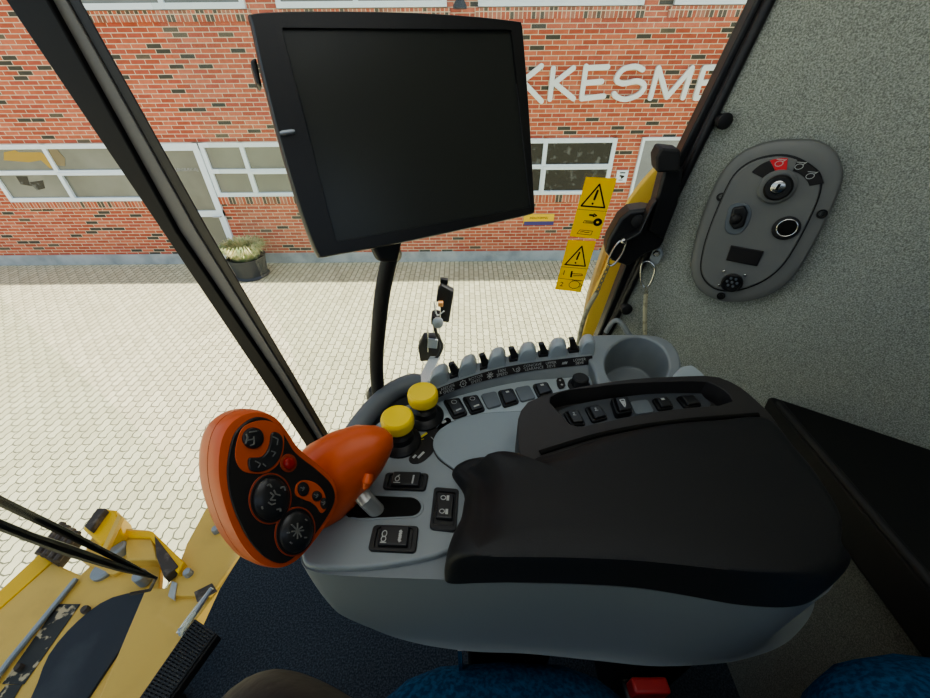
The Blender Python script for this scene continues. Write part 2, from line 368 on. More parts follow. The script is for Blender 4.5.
# small signs on the wall
def wallsign(px, m1, d=.03):
    a = wx(*px[0]); b = wx(*px[1]); return MB().bx(a.x, b.x, YW-d, YW, b.z, a.z), a, b
mb, a, b = wallsign([(524, 214), (553, 223)], None)
s = thing('wall_plate', 'small yellow and blue plate on the brick wall beside the monitor edge', 'sign', (a.x, YW, b.z))
mb.build('yellow_plate', 'signy', s)
mb, a2, b2 = wallsign([(524, 221), (553, 224.5)], None, .034); mb.build('blue_stripe', 'signb', s)
text_mb(MB(), 'INDLEVERING', V(((a.x+b.x)/2, YW-.031, (a.z+b.z)/2+.02)), (1, 0, 0), (0, 0, 1), .06).build('lettering', 'marknk', s)
mb, a, b = wallsign([(617, 170), (625.5, 182)], None)
s = thing('notice_sign', 'small white notice with a black symbol between window and right door', 'sign', (a.x, YW, b.z))
mb.build('plate', 'white', s); fr = Fr(V((a.x, YW-.031, b.z)), V((b.x-a.x, 0, 0)), V((0, 0, a.z-b.z)))
k = MB(); stroke(k, fr, [(.3, .8), (.7, .8)], .02, 0, .002); stroke(k, fr, [(.35, .55), (.65, .5), (.5, .38)], .03, 0, .002); stroke(k, fr, [(.3, .2), (.6, .2)], .012, 0, .002)
k.build('symbol', 'marknk', s)
# wall lamp above the letters
a = wx(460, 8)
s = thing('wall_lamp', 'dark wall lamp between two upper windows above the monitor', 'lamp', (a.x, YW, a.z))
MB().lathe(V((a.x, YW-.14, a.z-.02)), (0, 0, 1), [(.01, .16), (.05, .12), (.10, .04), (.105, 0), (.09, 0)]).build('shade', 'pot', s)
MB().tube([V((a.x, YW, a.z+.22)), V((a.x, YW-.1, a.z+.22)), V((a.x, YW-.14, a.z+.14))], .015).build('bracket', 'pot', s)
# letters
sg = thing('wall_lettering', 'white hand-drawn capital letters mounted on the brick wall', 'sign', (wx(600, 83).x, YW, wx(600, 100).z))
def wl(pts): return [wx(a, b) for a, b in pts]
LET = {
 'k1': [[(523, 67), (515, 101)], [(541, 66), (520, 83)], [(523, 82), (541, 101)]],
 'k': [[(553, 68.5), (549.5, 99)], [(573, 68), (554, 83), (573, 98.5)]],
 'e': [[(585.5, 66.5), (581, 98)], [(585.5, 68), (607, 67)], [(584, 83), (601, 81.5)], [(581, 98.5), (603, 96)]],
 's': [px2([(641.5, 69.5), (634, 66.5), (622, 69.5), (615.5, 79), (622, 83.5), (636, 81), (643, 85.5), (638, 94), (625, 99), (616, 97), (613, 93.5)], 4, False)],
 'm': [[(657.5, 68), (649.5, 98)], [(657.5, 68), (666, 97), (691, 68)], [(691, 68), (682, 97.5)]],
 'e2': [[(703, 68), (694, 98)], [(703, 68), (722, 67)], [(699, 83), (714, 82)], [(694, 98), (715, 97)]]}
frw = Fr((0, YW, 0), (1, 0, 0), (0, 0, 1))
for nm, st in LET.items():
    k = MB()
    for line in st:
        pts = [(p.x, p.z) for p in wl(line)]; stroke(k, frw, pts, .078, .004, .045)
    k.build('letter', 'sign', sg, smooth=False)
# fix direction: letters stand in front of the wall
# planter
pc = PZ(253, 275, -3.49); print('planter', pc)
pl = thing('planter', 'round dark planter of pale ornamental grass standing against the brick wall', 'planter', pc)
MB().lathe(pc, (0, 0, 1), [(.30, 0), (.33, .02), (.30, .06), (.33, .3), (.36, .42), (.33, .42), (.31, .36)]).build('pot', 'pot', pl)
gr = MB()
for i in range(1500):
    a = random.random()*6.283; r = .31*math.sqrt(random.random()); L = random.uniform(.34, .60); ln = r/.3*.75+random.uniform(-.1, .15)
    p0 = pc+V((math.cos(a)*r*.8, math.sin(a)*r*.8, .38)); d = V((math.cos(a), math.sin(a), 0)); sd = V((-math.sin(a), math.cos(a), 0))*.009
    q = [p0, p0+d*L*.35*ln+V((0, 0, L*.55)), p0+d*L*.68*ln+V((0, 0, L*(.80-ln*.50)))]
    gr.add([q[0]-sd, q[0]+sd, q[1]+sd*.8, q[1]-sd*.8, q[2]], [(0, 1, 2, 3), (3, 2, 4)])
gr.build('grass', 'leafy', pl, smooth=False)

# ================================================================== CAB SHELL
A_ = V((-.58, .95, 0)); B_ = V((.42, .76, 0)); wd = (B_-A_).normalized(); WNn = V((-wd.y, wd.x, 0)); Wo = V((A_.x, A_.y, CAM.z))   # side window plane, normal outward
ZF = -1.15
def onw(pts, off=0): return [PP(a, b, Wo+WNn*off, WNn) for a, b in pts]
# side glass
gl = MB(); c = onw([(40, 0), (760, 0), (596, 350), (325, 470)])
def wpt(x, z, off=0): return V((x, A_.y+(x-A_.x)*wd.y/wd.x, CAM.z+z))+WNn*off
gl.prism([wpt(-.60, .5, .01), wpt(.50, .5, .01), wpt(.34, -1.1, .01), wpt(-.52, -1.1, .01)], WNn*.004)
go = gl.build('window_1', 'glass', smooth=False); tag(go, 'right side cab window pane', kind='structure')
# front pillar
def band(name, L, R, off, th, m, parent=None, bevel=.004):
    l = onw(L, off); r = onw(R, off); mb = MB()
    mb.loft([[a, b, b+WNn*th, a+WNn*th] for a, b in zip(l, r)]); return mb.build(name, m, parent, bevel=bevel)
Lp = [(-110, -170), (5, 0), (163, 233), (262, 380), (300, 437), (345, 505)]
M1 = [(-40, -170), (47, 0), (177, 233), (277, 380), (312, 435), (353, 500)]
M2 = [(-18, -170), (66, 0), (197, 233), (289, 380), (321, 434), (360, 495)]
Rp = [(-8, -170), (79, 0), (209, 233), (296, 380), (327, 433), (366, 493)]
pil = band('trim_1', Lp, M1, -.02, .06, M['pillar']); tag(pil, 'black front corner pillar of the cab', kind='structure')
s_ = band('trim_2', M1, M2, -.008, .012, M['strip'], None, .002); tag(s_, 'grey rubber seal strip along the front pillar', kind='structure')
s_ = band('trim_3', M2, Rp, -.004, .004, M['black'], None, .001); tag(s_, 'black glass edge along the front pillar', kind='structure')
# rear window frame
Lr = [(825, -160), (756, 0), (682, 150), (625, 266), (601, 328), (570, 400)]
Mr = [(835, -160), (765, 0), (694, 145), (637, 261), (607, 328), (574, 400)]
Rr = [(850, -160), (774, 0), (706, 135), (646, 256), (612, 328), (577, 400)]
s_ = band('trim_4', Lr, Mr, -.012, .04, M['black']); tag(s_, 'black rear frame of the side window', kind='structure')
s_ = band('trim_5', Mr, Rr, -.022, .05, M['black']); tag(s_, 'black rubber seal between window frame and felt wall', kind='structure')
# felt wall
e1 = onw([(706, 135)], -.018)[0]; e2 = onw([(612, 328)], -.018)[0]; ed = (e1-e2).normalized()
hd = V((.83, -.557, 0)).normalized(); FN = ed.cross(hd).normalized()
if FN.dot(CAM-e1) < 0: FN = -FN
def onf(pts, off=0): return [PP(a, b, e1+FN*off, FN) for a, b in pts]
tb = e2+ed*((CAM.z-1.15-e2.z)/ed.z); tt = e2+ed*((CAM.z+.55-e2.z)/ed.z)
fb = MB(); NX, NZ = 40, 60
# oval recess geometry
OC = (767, 220)
grid = []
oc = onf([OC])[0]
for j in range(NZ+1):
    row = []
    for i in range(NX+1):
        p = tb.lerp(tt, j/NZ)+hd*(-.004+.98*(i/NX)**1.2)
        row.append(p)
    grid.append(row)
vs = [p for r in grid for p in r]
fs = [(j*(NX+1)+i, j*(NX+1)+i+1, (j+1)*(NX+1)+i+1, (j+1)*(NX+1)+i) for j in range(NZ) for i in range(NX)]
def soft(p):     # padded bulges in the felt
    d = (p-oc).length
    return p+FN*(-.010*math.exp(-(d/.16)**4)+.012*math.sin(p.z*7+p.x*3)*math.exp(-((p.z-(CAM.z-.5))/.2)**2))
fb.add([soft(p) for p in vs], fs)
fw_ = fb.build('wall_rear_right', 'felt'); tag(fw_, 'grey felt-lined rear corner wall of the cab', kind='structure')
zl = onf([(775, 403)])[0].z-CAM.z
tag(MB().tube([tb+FN*.003-hd*.002, tt+FN*.003-hd*.002], .0075).build('trim_8', 'black'), 'black piping along the felt edge', kind='structure')
print('ledge z', zl, (onf([(930, 445)])[0].z-CAM.z), onf([(775, 403), (930, 445)]))
# floor, ledge, lower felt, rear wall, roof
fl = MB().prism([V((-.67, -.9, CAM.z+ZF)), V((1.2, -.9, CAM.z+ZF)), V((1.2, .9, CAM.z+ZF)), V((-.5, .93, CAM.z+ZF)), V((-.62, .75, CAM.z+ZF)), V((-.675, .45, CAM.z+ZF))], V((0, 0, -.05)))
tag(fl.build('floor', 'carpet', smooth=False), 'dark navy carpet on the cab floor', kind='structure')
zl = (zl+onf([(930, 445)])[0].z-CAM.z)/2
le = MB(); la = PZ(776, 404, zl); lb = PZ(930, 588, zl)
ldir = (lb-la).normalized(); lend = la+ldir*.9; far = hd
P = [la-ldir*.03, lend, lend+V((.9, 0, 0)), la+hd*.9]
le.prism(P, V((0, 0, -.085)))
tag(le.build('trim_6', 'ledge', bevel=.008), 'black plastic ledge along the cab side', kind='structure')
rd = MB().tube([la+V((.004, 0, .003)), lend+V((.004, 0, .003))], .007)
tag(rd.build('trim_7', 'blackmatte'), 'rounded black edge of the side ledge', kind='structure')
lo = MB(); inn = V((.035, 0, 0))
a0, a1 = la+inn, lend+inn
lo.prism([V((a0.x, a0.y, CAM.z+zl-.08)), V((a1.x, a1.y, CAM.z+zl-.08)), V((a1.x-.03, a1.y, CAM.z+ZF)), V((a0.x-.03, a0.y, CAM.z+ZF))], V((.3, 0, 0)))
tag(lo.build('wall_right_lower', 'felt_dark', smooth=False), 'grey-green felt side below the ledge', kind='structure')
tag(MB().bx(1.22, 1.27, -.95, 1.0, CAM.z+ZF, CAM.z+.55).build('wall_back', 'felt', smooth=False), 'felt back wall of the cab', kind='structure')
tag(MB().bx(-1.15, 1.3, -1.0, 1.12, CAM.z+.55, CAM.z+.68).build('ceiling', 'roof', smooth=False), 'cab roof', kind='structure')
tag(MB().bx(-.72, 1.27, -1.0, -.95, CAM.z+ZF, CAM.z+.12).build('wall_left_blocker', 'felt_dark', smooth=False), 'added dark panel blocking light from the left of the cab', kind='structure')  # unseen panel added to cut the light coming from the left
# windshield: sloping forward at the top
ws = MB(); wA = V((-.70, .0, 0))
def wsp(y, z): return V((-.70-(z+1.15)*.18, y, CAM.z+z))
ws.prism([wsp(-.9, -1.2), wsp(.62, -1.2), V((-.55, .95, CAM.z-1.2)), V((-.80, .95, CAM.z+.5)), wsp(.6, .5), wsp(-.9, .5)][0:2]+[wsp(.62, .5), wsp(-.9, .5)], V((.004, 0, 0)))
tag(ws.build('window_2', 'glass', smooth=False), 'front windshield pane', kind='structure')

# ================================================================== YELLOW DECK AND OUTSIDE PARTS
ZD = -1.5
dk = thing('machine_deck', 'yellow painted front deck of the machine below the windshield', 'machine', PZ(60, 640, ZD-.3))
def plate(name, pts, z, th, m, parent=None, bevel=.004, k=0):
    q = px2(pts, k) if k else pts
    return MB().prism(onz(q, z), V((0, 0, -th))).build(name, m, parent or dk, bevel=bevel)
plate('deck_plate', [(-60, 780), (-60, 650), (0, 603), (46, 560), (80, 575), (112, 545), (162, 545), (158, 600), (130, 650), (60, 780)], ZD, .03, 'deck')
plate('edge_flange', [(-60, 665), (-60, 630), (0, 590), (40, 553), (52, 562), (0, 608)], ZD+.005, .10, 'deckb')
plate('side_plate', [(60, 790), (146, 588), (166, 588), (184, 560), (205, 515), (250, 545), (215, 595), (180, 640), (150, 790)], ZD+.02, .12, 'deck')
plate('hinge_plate', [(170, 596), (186, 545), (206, 508), (240, 512), (246, 545), (210, 596)], ZD+.035, .02, 'deck')
plate('rubber_mat', [(-10, 760), (30, 698), (48, 655), (78, 620), (112, 597), (152, 592), (146, 612), (120, 650), (88, 698), (50, 760)], ZD+.008, .02, 'mat', k=3)
plate('worn_decal', [(2, 684), (58, 604), (80, 604), (24, 684)], ZD+.003, .002, 'decal', bevel=0)
plate('lower_decal', [(-10, 705), (6, 685), (22, 684), (6, 712)], ZD+.0035, .002, 'decal', bevel=0)
MB().tube(onz([(-20, 700), (10, 660), (76, 579)], ZD+.012), .009, 8).build('strut_rod', 'steelg', dk)
plate('spring_block', [(36, 552), (62, 521), (78, 532), (52, 562)], ZD+.04, .06, 'rust')
for i in range(4):
    MB().tube(onz([(38+i*6, 554+i*2.5), (63+i*5, 523+i*3)], ZD+.05), .012, 8).build('spring_rib', 'rust', dk)
plate('bracket_base', [(80, 560), (96, 528), (122, 528), (128, 548), (150, 556), (112, 575)], ZD+.02, .05, 'deck')
plate('bracket_box', [(82, 528), (102, 508), (116, 510), (122, 532), (100, 545)], ZD+.10, .12, 'deckb', bevel=.008)
plate('bracket_lip', [(84, 526), (97, 508), (106, 508), (90, 530)], ZD+.125, .03, 'rust')
MB().prism(onz([(96, 560), (100, 563), (122, 516), (118, 514)], ZD+.13), V((0, 0, -.02))).build('bracket_bar', 'deck', dk, bevel=.002)
plate('latch_box', [(124, 528), (150, 530), (158, 560), (126, 560)], ZD+.05, .09, 'deck', bevel=.006)
plate('sunlit_flange', [(122, 530), (152, 531), (184, 562), (178, 574), (168, 562), (150, 538), (124, 537)], ZD+.06, .05, 'deckb')  # sunlit look of this flange is put into its colour
plate('dark_gap', [(154, 535), (178, 566), (164, 578), (156, 556)], ZD+.066, .04, 'rust')
plate('deck_opening', [(194, 592), (212, 583), (217, 591), (197, 602)], ZD+.037, .004, 'rust', bevel=0)
plate('white_tag', [(168, 596), (172, 581), (177, 583), (174, 600)], ZD+.04, .01, 'markw', bevel=0)
for a, b, r in ((103, 571, .035), (140, 576, .022), (188, 573, .014), (20, 668, .01), (86, 610, .012), (118, 548, .028), (216, 530, .014)):
    q = PZ(a, b, ZD+.045 if a > 110 else ZD+.005); MB().lathe(q, (0, 0, 1), [(r, -.04), (r, .008), (r*.8, .014)]).build('bolt', 'bolt' if r > .012 else 'rust', dk)
MB().tube(onz([(212, 588), (186, 622), (178, 634)], ZD+.07), .007, 8).build('hold_down_rod', 'steel', dk)
# engine-side support below the deck so it is carried by the machine
MB().bx(-1.6, -.9, -.2, .5, CAM.z-2.6, CAM.z+ZD-.13).build('lower_frame', 'deck', dk, bevel=.01)
# wiper
wp = thing('windshield_wiper', 'black windshield wiper with twin arms above the yellow deck', 'wiper', PD(155, 577, .93))
def wz(a, b, off=0.0):
    n = V((.984, 0, .177)); return PP(a, b, V((-.72-off, 0, CAM.z-1.15)), n)
MB().tube([wz(156, 578), wz(120, 560), wz(60, 530), wz(0, 501), wz(-30, 486)], [.003, .006, .0075, .0075, .008], 8).build('upper_arm', 'black', wp)
MB().tube([wz(156, 578), wz(118, 567), wz(70, 551), wz(30, 537), wz(-30, 513)], [.003, .0075, .010, .008, .008], 8).build('lower_arm', 'black', wp)
MB().tube([wz(98, 563), wz(40, 541), wz(-2, 526)], [.003, .005, .004], 8).build('blade', 'strip', wp)
MB().tube([wz(156, 578), wz(150, 590, .03), wz(130, 594, .06)], .004, 8).build('washer_hose', 'rust', wp)
# pedal
zp = -1.02
pd = thing('foot_pedal', 'black ribbed foot pedal beside the front edge of the carpet', 'pedal', PZ(178, 660, ZF))
pq = Quad(onz([(194, 618), (218, 635), (160, 715), (134, 705)], zp), V((0, 0, 1)))
MB().prism([pq.p(0, 0), pq.p(1, 0), pq.p(1, 1), pq.p(0, 1)], V((0, 0, -.025))).build('pedal_plate', 'blackmatte', pd, bevel=.004)
rb = MB()
for i in range(26): stroke(rb, pq, [(.08, (i+.5)/26), (.92, (i+.5)/26)], .0035, 0, .004, False)
for i in range(6): stroke(rb, pq, [((i+.5)/6, .02), ((i+.5)/6, .98)], .003, 0, .003, False)
rb.build('rib_pattern', 'black', pd)
MB().tube([pq.p(.5, .8, -.02), PZ(180, 700, ZF)], .012).build('pedal_post', 'black', pd)
lv = thing('steel_lever', 'thin steel lever with flat foot beside the ribbed pedal', 'lever', PZ(182, 633, ZF))
MB().tube([PZ(211, 589, -1.08), PZ(196, 612, -1.07), PZ(182, 632, -1.12)], .0055, 8).build('rod', 'steelg', lv)
MB().prism(onz([(177, 628), (185, 626), (186, 633), (178, 636)], -1.12), V((0, 0, -.03))).build('foot_plate', 'steelg', lv, bevel=.003)

# outside lamp on a bracket
YL = 1.35
def ony(pts, y): return [PP(a, b, V((0, y, 0)), V((0, 1, 0))) for a, b in pts]
lm = thing('sensor_unit', 'black outdoor unit with cable on a galvanised bracket outside the window', 'sensor', ony([(428, 380)], YL)[0])
MB().prism(ony([(418, 348), (423, 338), (439, 339), (441, 345), (440, 361), (420, 362)], YL), V((0, .05, 0))).build('lower_box', 'blackmatte', lm, bevel=.008)
MB().prism(ony([(428, 339), (438, 340), (437, 349), (427, 348)], YL-.004), V((0, .02, 0))).build('box_cover', 'steelg', lm, bevel=.003)
MB().prism(ony([(438, 290), (441, 285), (454, 292), (449, 323), (441, 322), (440, 303), (436, 302)], YL), V((0, .035, 0))).build('upper_housing', 'blackmatte', lm, bevel=.006)
MB().prism(ony([(440, 279), (448, 280), (448, 285), (440, 283)], YL+.02), V((0, .02, 0))).build('mounting_tab', 'black', lm, bevel=.003)
MB().prism(ony([(431, 318), (434, 317), (440, 318), (438, 326), (431, 325)], YL-.02), V((0, .06, 0))).build('cable_gland', 'black', lm, bevel=.004)
MB().lathe(ony([(438, 322)], YL-.03)[0], (0, -1, .3), [(.022, 0), (.022, .02), (.015, .024)]).build('connector', 'steelg', lm)
MB().prism(ony([(438, 303), (443, 303), (443, 307), (438, 307)], YL-.02), V((0, .03, 0))).build('amber_clip', mat('amber', (.6, .3, .12), .5), lm, bevel=.002)
MB().tube(catmull(ony([(434, 324), (437, 335), (442, 345), (440, 353), (436, 358)], YL-.03), 6, False), .007, 8).build('cable', 'black', lm)
MB().tube(catmull(ony([(434, 302), (437, 315), (444, 311)], YL-.03), 6, False), .003, 8).build('white_wire', 'markw', lm)
qa = ony([(435, 357)], YL-.01)[0]; qb = onw([(416, 396)], .03)[0]; qc = V((qb.x-.02, qb.y, CAM.z-1.15)); k = MB()
for a, b in ((qa, qb), (qb, qc)):
    d = (b-a); sd_ = d.normalized().cross(V((0, .6, .8))).normalized()*.022; k.box((a+b)/2, d/2, sd_, d.normalized().cross(sd_).normalized()*.004)
k.build('bracket_strip', 'steelg', lm, bevel=.001)
MB().tube([ony([(428, 330)], YL)[0], ony([(428, 352)], YL)[0]], .0025, 6).build('thin_rod', 'steel', lm)

# yellow hand rail outside the rear of the window
yr = thing('yellow_rail', 'wide curved yellow metal rail outside the window behind the chain', 'rail', onw([(600, 330)], .12)[0])
Ly = [(560, 400), (582, 335), (592, 298), (608, 262), (624, 212), (640, 186), (664, 160)]
Ry = [(588, 410), (612, 335), (622, 300), (634, 268), (650, 232), (664, 200), (690, 175)]
l = catmull(onw(Ly, .10), 5, False); r = catmull(onw(Ry, .10), 5, False)
MB().loft([[a, a.lerp(b, .5)-WNn*.008, b, b+WNn*.02, a+WNn*.02] for a, b in zip(l, r)]).build('rail_plate', mat('rail_yellow', (.92, .60, .12), .45), yr, bevel=.003)
l = catmull(onw([(570, 405), (583, 345), (590, 300), (604, 255), (617, 222)], .13), 5, False)
MB().tube(l, .012, 8).build('refraction_band', mat('refracted_yellow', (.75, .50, .22), .5), yr)  # solid band imitating the rail's pale refraction in the glass edge

# ================================================================== STICKERS ON THE GLASS
def sticker(q, label, kind):
    c = onw(q, -.004); s = thing('warning_sticker', label, 'sticker', c[3]); Q = Quad(c, -WNn); n = Q.n
    MB().prism([Q.p(0, 0, 0), Q.p(1, 0, 0), Q.p(1, 1, 0), Q.p(0, 1, 0)], n*.0008).build('sticker_sheet', 'decy', s, smooth=False)
    k = MB(); w = .0022; h0, h1 = .0009, .0012
    if kind == 0:
        stroke(k, Q, [(.5, .10), (.10, .46), (.88, .46)], .0030, h0, h1, True, True)
        stroke(k, Q, [(.5, .2), (.47, .34)], .004, h0, h1); stroke(k, Q, [(.455, .41), (.456, .411)], .0042, h0, h1)
        stroke(k, Q, [(0, .52), (1, .52)], .0006, h0, h1)
        stroke(k, Q, [(.45, .60), (.62, .60)], .0035, h0, h1, False); stroke(k, Q, [(.60, .575), (.70, .60), (.60, .625)], .002, h0, h1)
        stroke(k, Q, ell(.80, .71, .10, .045, 12), .0055, h0, h1, True, True)
        stroke(k, Q, [(.32, .74), (.35, .70), (.72, .70), (.72, .74)], .0009, h0, h1, True, True); stroke(k, Q, [(.40, .72), (.7, .72)], .0014, h0, h1)
        stroke(k, Q, [(.22, .94), (.28, .87), (.72, .87), (.70, .94)], .0009, h0, h1, True, True); stroke(k, Q, [(.32, .905), (.42, .895), (.5, .905), (.62, .895)], .0012, h0, h1)
    else:
        stroke(k, Q, [(.55, .10), (.12, .47), (.88, .47)], .0028, h0, h1, True, True)
        stroke(k, Q, [(.53, .22), (.50, .35)], .0036, h0, h1); stroke(k, Q, [(.49, .42), (.491, .421)], .004, h0, h1)
        stroke(k, Q, [(0, .52), (1, .52)], .0006, h0, h1); stroke(k, Q, [(0, .76), (1, .76)], .0006, h0, h1)
        stroke(k, Q, [(.45, .60), (.47, .70)], .004, h0, h1); stroke(k, Q, [(.50, .64), (.85, .63), (.88, .66), (.55, .68)], .0014, h0, h1)
        stroke(k, Q, ell(.68, .86, .20, .08, 14), .001, h0, h1, True, True); stroke(k, Q, [(.55, .77), (.9, .77)], .001, h0, h1); stroke(k, Q, [(.88, .82), (.97, .86), (.88, .9)], .001, h0, h1)
        u = (Q.c[1]-Q.c[0]); v = (Q.c[0]-Q.c[3])
        text_mb(k, '1', Q.p(.17, .64), u, v, .016, .001); text_mb(k, '2', Q.p(.2, .88), u, v, .016, .001)
    k.build('symbols', 'marknk', s, smooth=False)
sticker([(586, 177), (617, 178.4), (598.5, 239), (569.8, 236)], 'upper yellow warning sticker with triangle, arrow and key on the window', 0)
sticker([(568.3, 240), (596, 241.3), (580.6, 292), (555, 289)], 'lower yellow warning sticker with triangle, horn and engine symbols on the window', 1)

# ================================================================== WINDOW LATCH, HOOKS, CHAINS
lt = thing('window_latch', 'black plastic window latch on the rear window frame', 'latch', onw([(640, 250)], -.03)[0])
def wplate(name, pts, off, th, m, parent, bevel=.003): return MB().prism(onw(pts, off), WNn*th).build(name, m, parent, bevel=bevel)
wplate('latch_housing', [(605, 252), (608, 240), (620, 219), (630, 211), (645, 209), (662, 212), (670, 222), (664, 242), (660, 249), (646, 254), (628, 267), (612, 261)], -.05, .05, 'black', lt, .006)
wplate('latch_block', [(657, 173), (656, 158), (661, 148), (681, 150), (680, 172)], -.07, .05, 'blackmatte', lt, .004)
wplate('latch_arm', [(664, 170), (684, 168), (678, 205), (664, 240), (648, 232), (655, 205)], -.06, .045, 'black', lt, .005)
wplate('latch_lever', [(652, 205), (658, 200), (640, 238), (622, 243), (640, 232)], -.075, .03, 'black', lt, .003)
q = onw([(638, 221)], -.052)[0]; MB().lathe(q, -WNn, [(.012, 0), (.012, .004), (.007, .006)]).build('pivot_cap', 'blackmatte', lt)
def knobclip(a, b, label):
    q = onw([(a, b)], -.022)[0]; s = thing('seal_clip', label, 'clip', q); d = hd*.3-WNn
    MB().lathe(q, d, [(.010, 0), (.010, .012), (.006, .012)]).build('clip_stem', 'black', s)
    MB().lathe(q+d.normalized()*.012, d, [(.012, 0), (.012, .006), (.009, .008)]).build('clip_head', 'blackmatte', s)
knobclip(719, 120, 'small round black clip on the window seal above the latch')
knobclip(624, 306, 'small round black clip on the window seal below the latch')
def hook(pts, off, label, r=.0022, plane=None):
    P_ = resample(catmull(plane(pts), 6), 40); s = thing('snap_hook', label, 'hook', P_[20])
    MB().torus(P_, r).build('hook_loop', 'steel', s); return s
h1 = hook([(626, 241), (619, 242), (612, 252), (608, 263), (613, 265), (622, 254)], 0, 'steel snap hook hanging from the black latch', plane=lambda p: onw(p, -.06))
q = onw([(624, 241)], -.065)[0]; MB().ball(q, .006, .006, .006).build('rivet', 'steel', h1)
h2 = hook([(650, 262), (642, 264), (641, 280), (645, 287), (650, 284), (655, 270)], 0, 'steel snap hook hanging from the eye plate on the felt wall', plane=lambda p: onf(p, .012))
MB().prism(onf([(650, 258), (653, 250), (661, 247), (664, 254), (659, 263), (652, 266)], .004), FN*.004).build('eye_plate', 'steelg', h2, bevel=.001)
q = onf([(657, 253)], .008)[0]; MB().lathe(q, FN, [(.007, 0), (.007, .005), (.004, .008)], 6).build('eye_bolt', 'steel', h2)
def chain(path, r, L, name, parent, m):
    P_ = catmull(path, 6, False); tot = sum((b-a).length for a, b in zip(P_, P_[1:])); n = max(2, int(tot/L)); P_ = resample(P_, n+1, False); mb = MB()
    for i in range(n):
        a, b = P_[i], P_[i+1]; t = (b-a).normalized(); s = t.cross(V((0, 1, 0)) if i % 2 else V((1, .3, 0))).normalized(); c = (a+b)/2
        mb.torus([c+t*(L*.72*math.cos(x))+s*(L*.33*math.sin(x)) for x in [2*math.pi*k/12 for k in range(12)]], r, 5)
    return mb.build(name, m, parent)
cp = onw([(609, 265), (602, 280), (597, 292), (588, 308), (582, 325), (578, 345)], -.05)
c1 = thing('safety_chain', 'thin metal chain in clear sleeve hanging from the latch hook', 'chain', cp[-1])
chain(cp, .0012, .010, 'chain_links', c1, 'chain')
MB().tube(catmull(cp[2:], 6, False), .0052, 10).build('clear_sleeve', 'beige', c1)
cp = onf([(646, 287), (646, 294), (645, 310), (645, 345)], .02)
c2 = thing('sleeved_cord', 'beige sleeved cord hanging from the felt wall hook', 'cord', cp[-1])
chain(cp[:3], .0012, .009, 'chain_links', c2, 'chain')
MB().tube(catmull(cp[1:], 6, False), [.0045]*13, 10).build('sleeve', 'beige', c2)
cp = catmull(onf([(606, 332), (613, 322), (620, 322), (630, 336), (640, 350)], .03), 6, False)
tag(MB().tube(cp, .006, 10).build('grey_hose', 'grey'), 'grey hose looping behind the cup holder', 'hose')

# ================================================================== SOCKET PANEL ON THE FELT WALL
sp = thing('socket_panel', 'oval grey plastic panel with key switch and sockets on the felt wall', 'panel', onf([(740, 300)])[0])
outer = [(800, 139), (820, 141), (836, 152), (843, 172), (838, 194), (822, 228), (798, 270), (777, 290), (750, 300), (720, 300), (699, 288), (691, 268), (695, 240), (706, 205), (722, 172), (742, 152), (770, 141)]
innr = [(776, 154), (795, 156), (812, 165), (822, 176), (820, 196), (806, 228), (786, 262), (766, 280), (742, 290), (720, 291), (706, 283), (700, 268), (705, 240), (718, 205), (733, 175), (752, 160)]
ro = px2(outer, 4); ri = px2(innr, 4)
o0 = onf(ro, 0); cc = sum(o0, V((0, 0, 0)))/len(o0)
shr = lambda R, s, off: [cc+(p-cc)*s+FN*off for p in R]
n_ = 80; o_ = resample(o0, n_)
MB().loft([shr(o_, 1.0, -.008), shr(o_, 1.0, .004), shr(o_, .985, .010), shr(o_, .95, .013), shr(o_, .88, .014)]).build('panel_base', 'panelgrey', sp)
i0 = resample(onf(ri, .014), n_); ci = sum(i0, V((0, 0, 0)))/n_
sh2 = lambda s, off: [ci+(p-ci)*s+FN*off for p in i0]
MB().loft([sh2(1.0, -.002), sh2(1.0, .0005), sh2(.975, .0006), ]).build('panel_groove', 'black', sp)
MB().loft([sh2(.97, -.002), sh2(.97, .003), sh2(.95, .005)]).build('panel_face', 'panelgrey', sp)
OF = .0195
def fdisc(px, py, prof, name, m, parent=sp, off=OF, n=28): return MB().lathe(onf([(px, py)], off)[0], FN, prof, n).build(name, m, parent)
for a, b in ((721, 197), (822, 214), (721, 296)): fdisc(a, b, [(.007, -.004), (.007, .001), (.005, .001), (.004, -.001)], 'screw', 'black', off=.015)
arc = lambda a0, a1, r: [(785+r*math.cos(a)*1.0, 190-r*math.sin(a)*.8) for a in [math.radians(a0+(a1-a0)*k/8) for k in range(9)]]
for a0, a1, m, nm in ((146, 113, 'face', 'indicator_blank'), (112, 86, 'symred', 'red_indicator'), (72, 12, 'face', 'indicator_strip')):
    MB().prism(onf(arc(a0, a1, 40)+arc(a1, a0, 25), OF), FN*.0012).build(nm, m, sp, bevel=.0005, seg=1)
fF = Fr(onf([(779, 186)], OF)[0], hd, ed)
k = MB()
for (a, b) in ((779, 163.5), (799, 166.5), (810, 176)):
    c = onf([(a, b)], OF)[0]; ff = Fr(c, hd*.001, ed*.001)
    stroke(k, ff, ell(0, 0, 5, 4, 10), .001, .0013, .0018, False, True); stroke(k, ff, [(-6, 6), (5, 6)], .001, .0013, .0018); stroke(k, ff, [(3, 3), (6, 7)], .001, .0013, .0018)
k.build('indicator_symbols', 'markw', sp, smooth=False)
fdisc(777, 187, [(.026, -.002), (.026, .003), (.023, .006)], 'switch_collar', 'panelgrey')
fdisc(778, 187, [(.019, 0), (.019, .010), (.016, .013), (.010, .013), (.010, .010)], 'key_switch', 'black', off=OF+.004)
o = fdisc(778, 187, [(.0095, 0), (.0095, .003), (.008, .004)], 'key_barrel', 'steel', off=OF+.015)
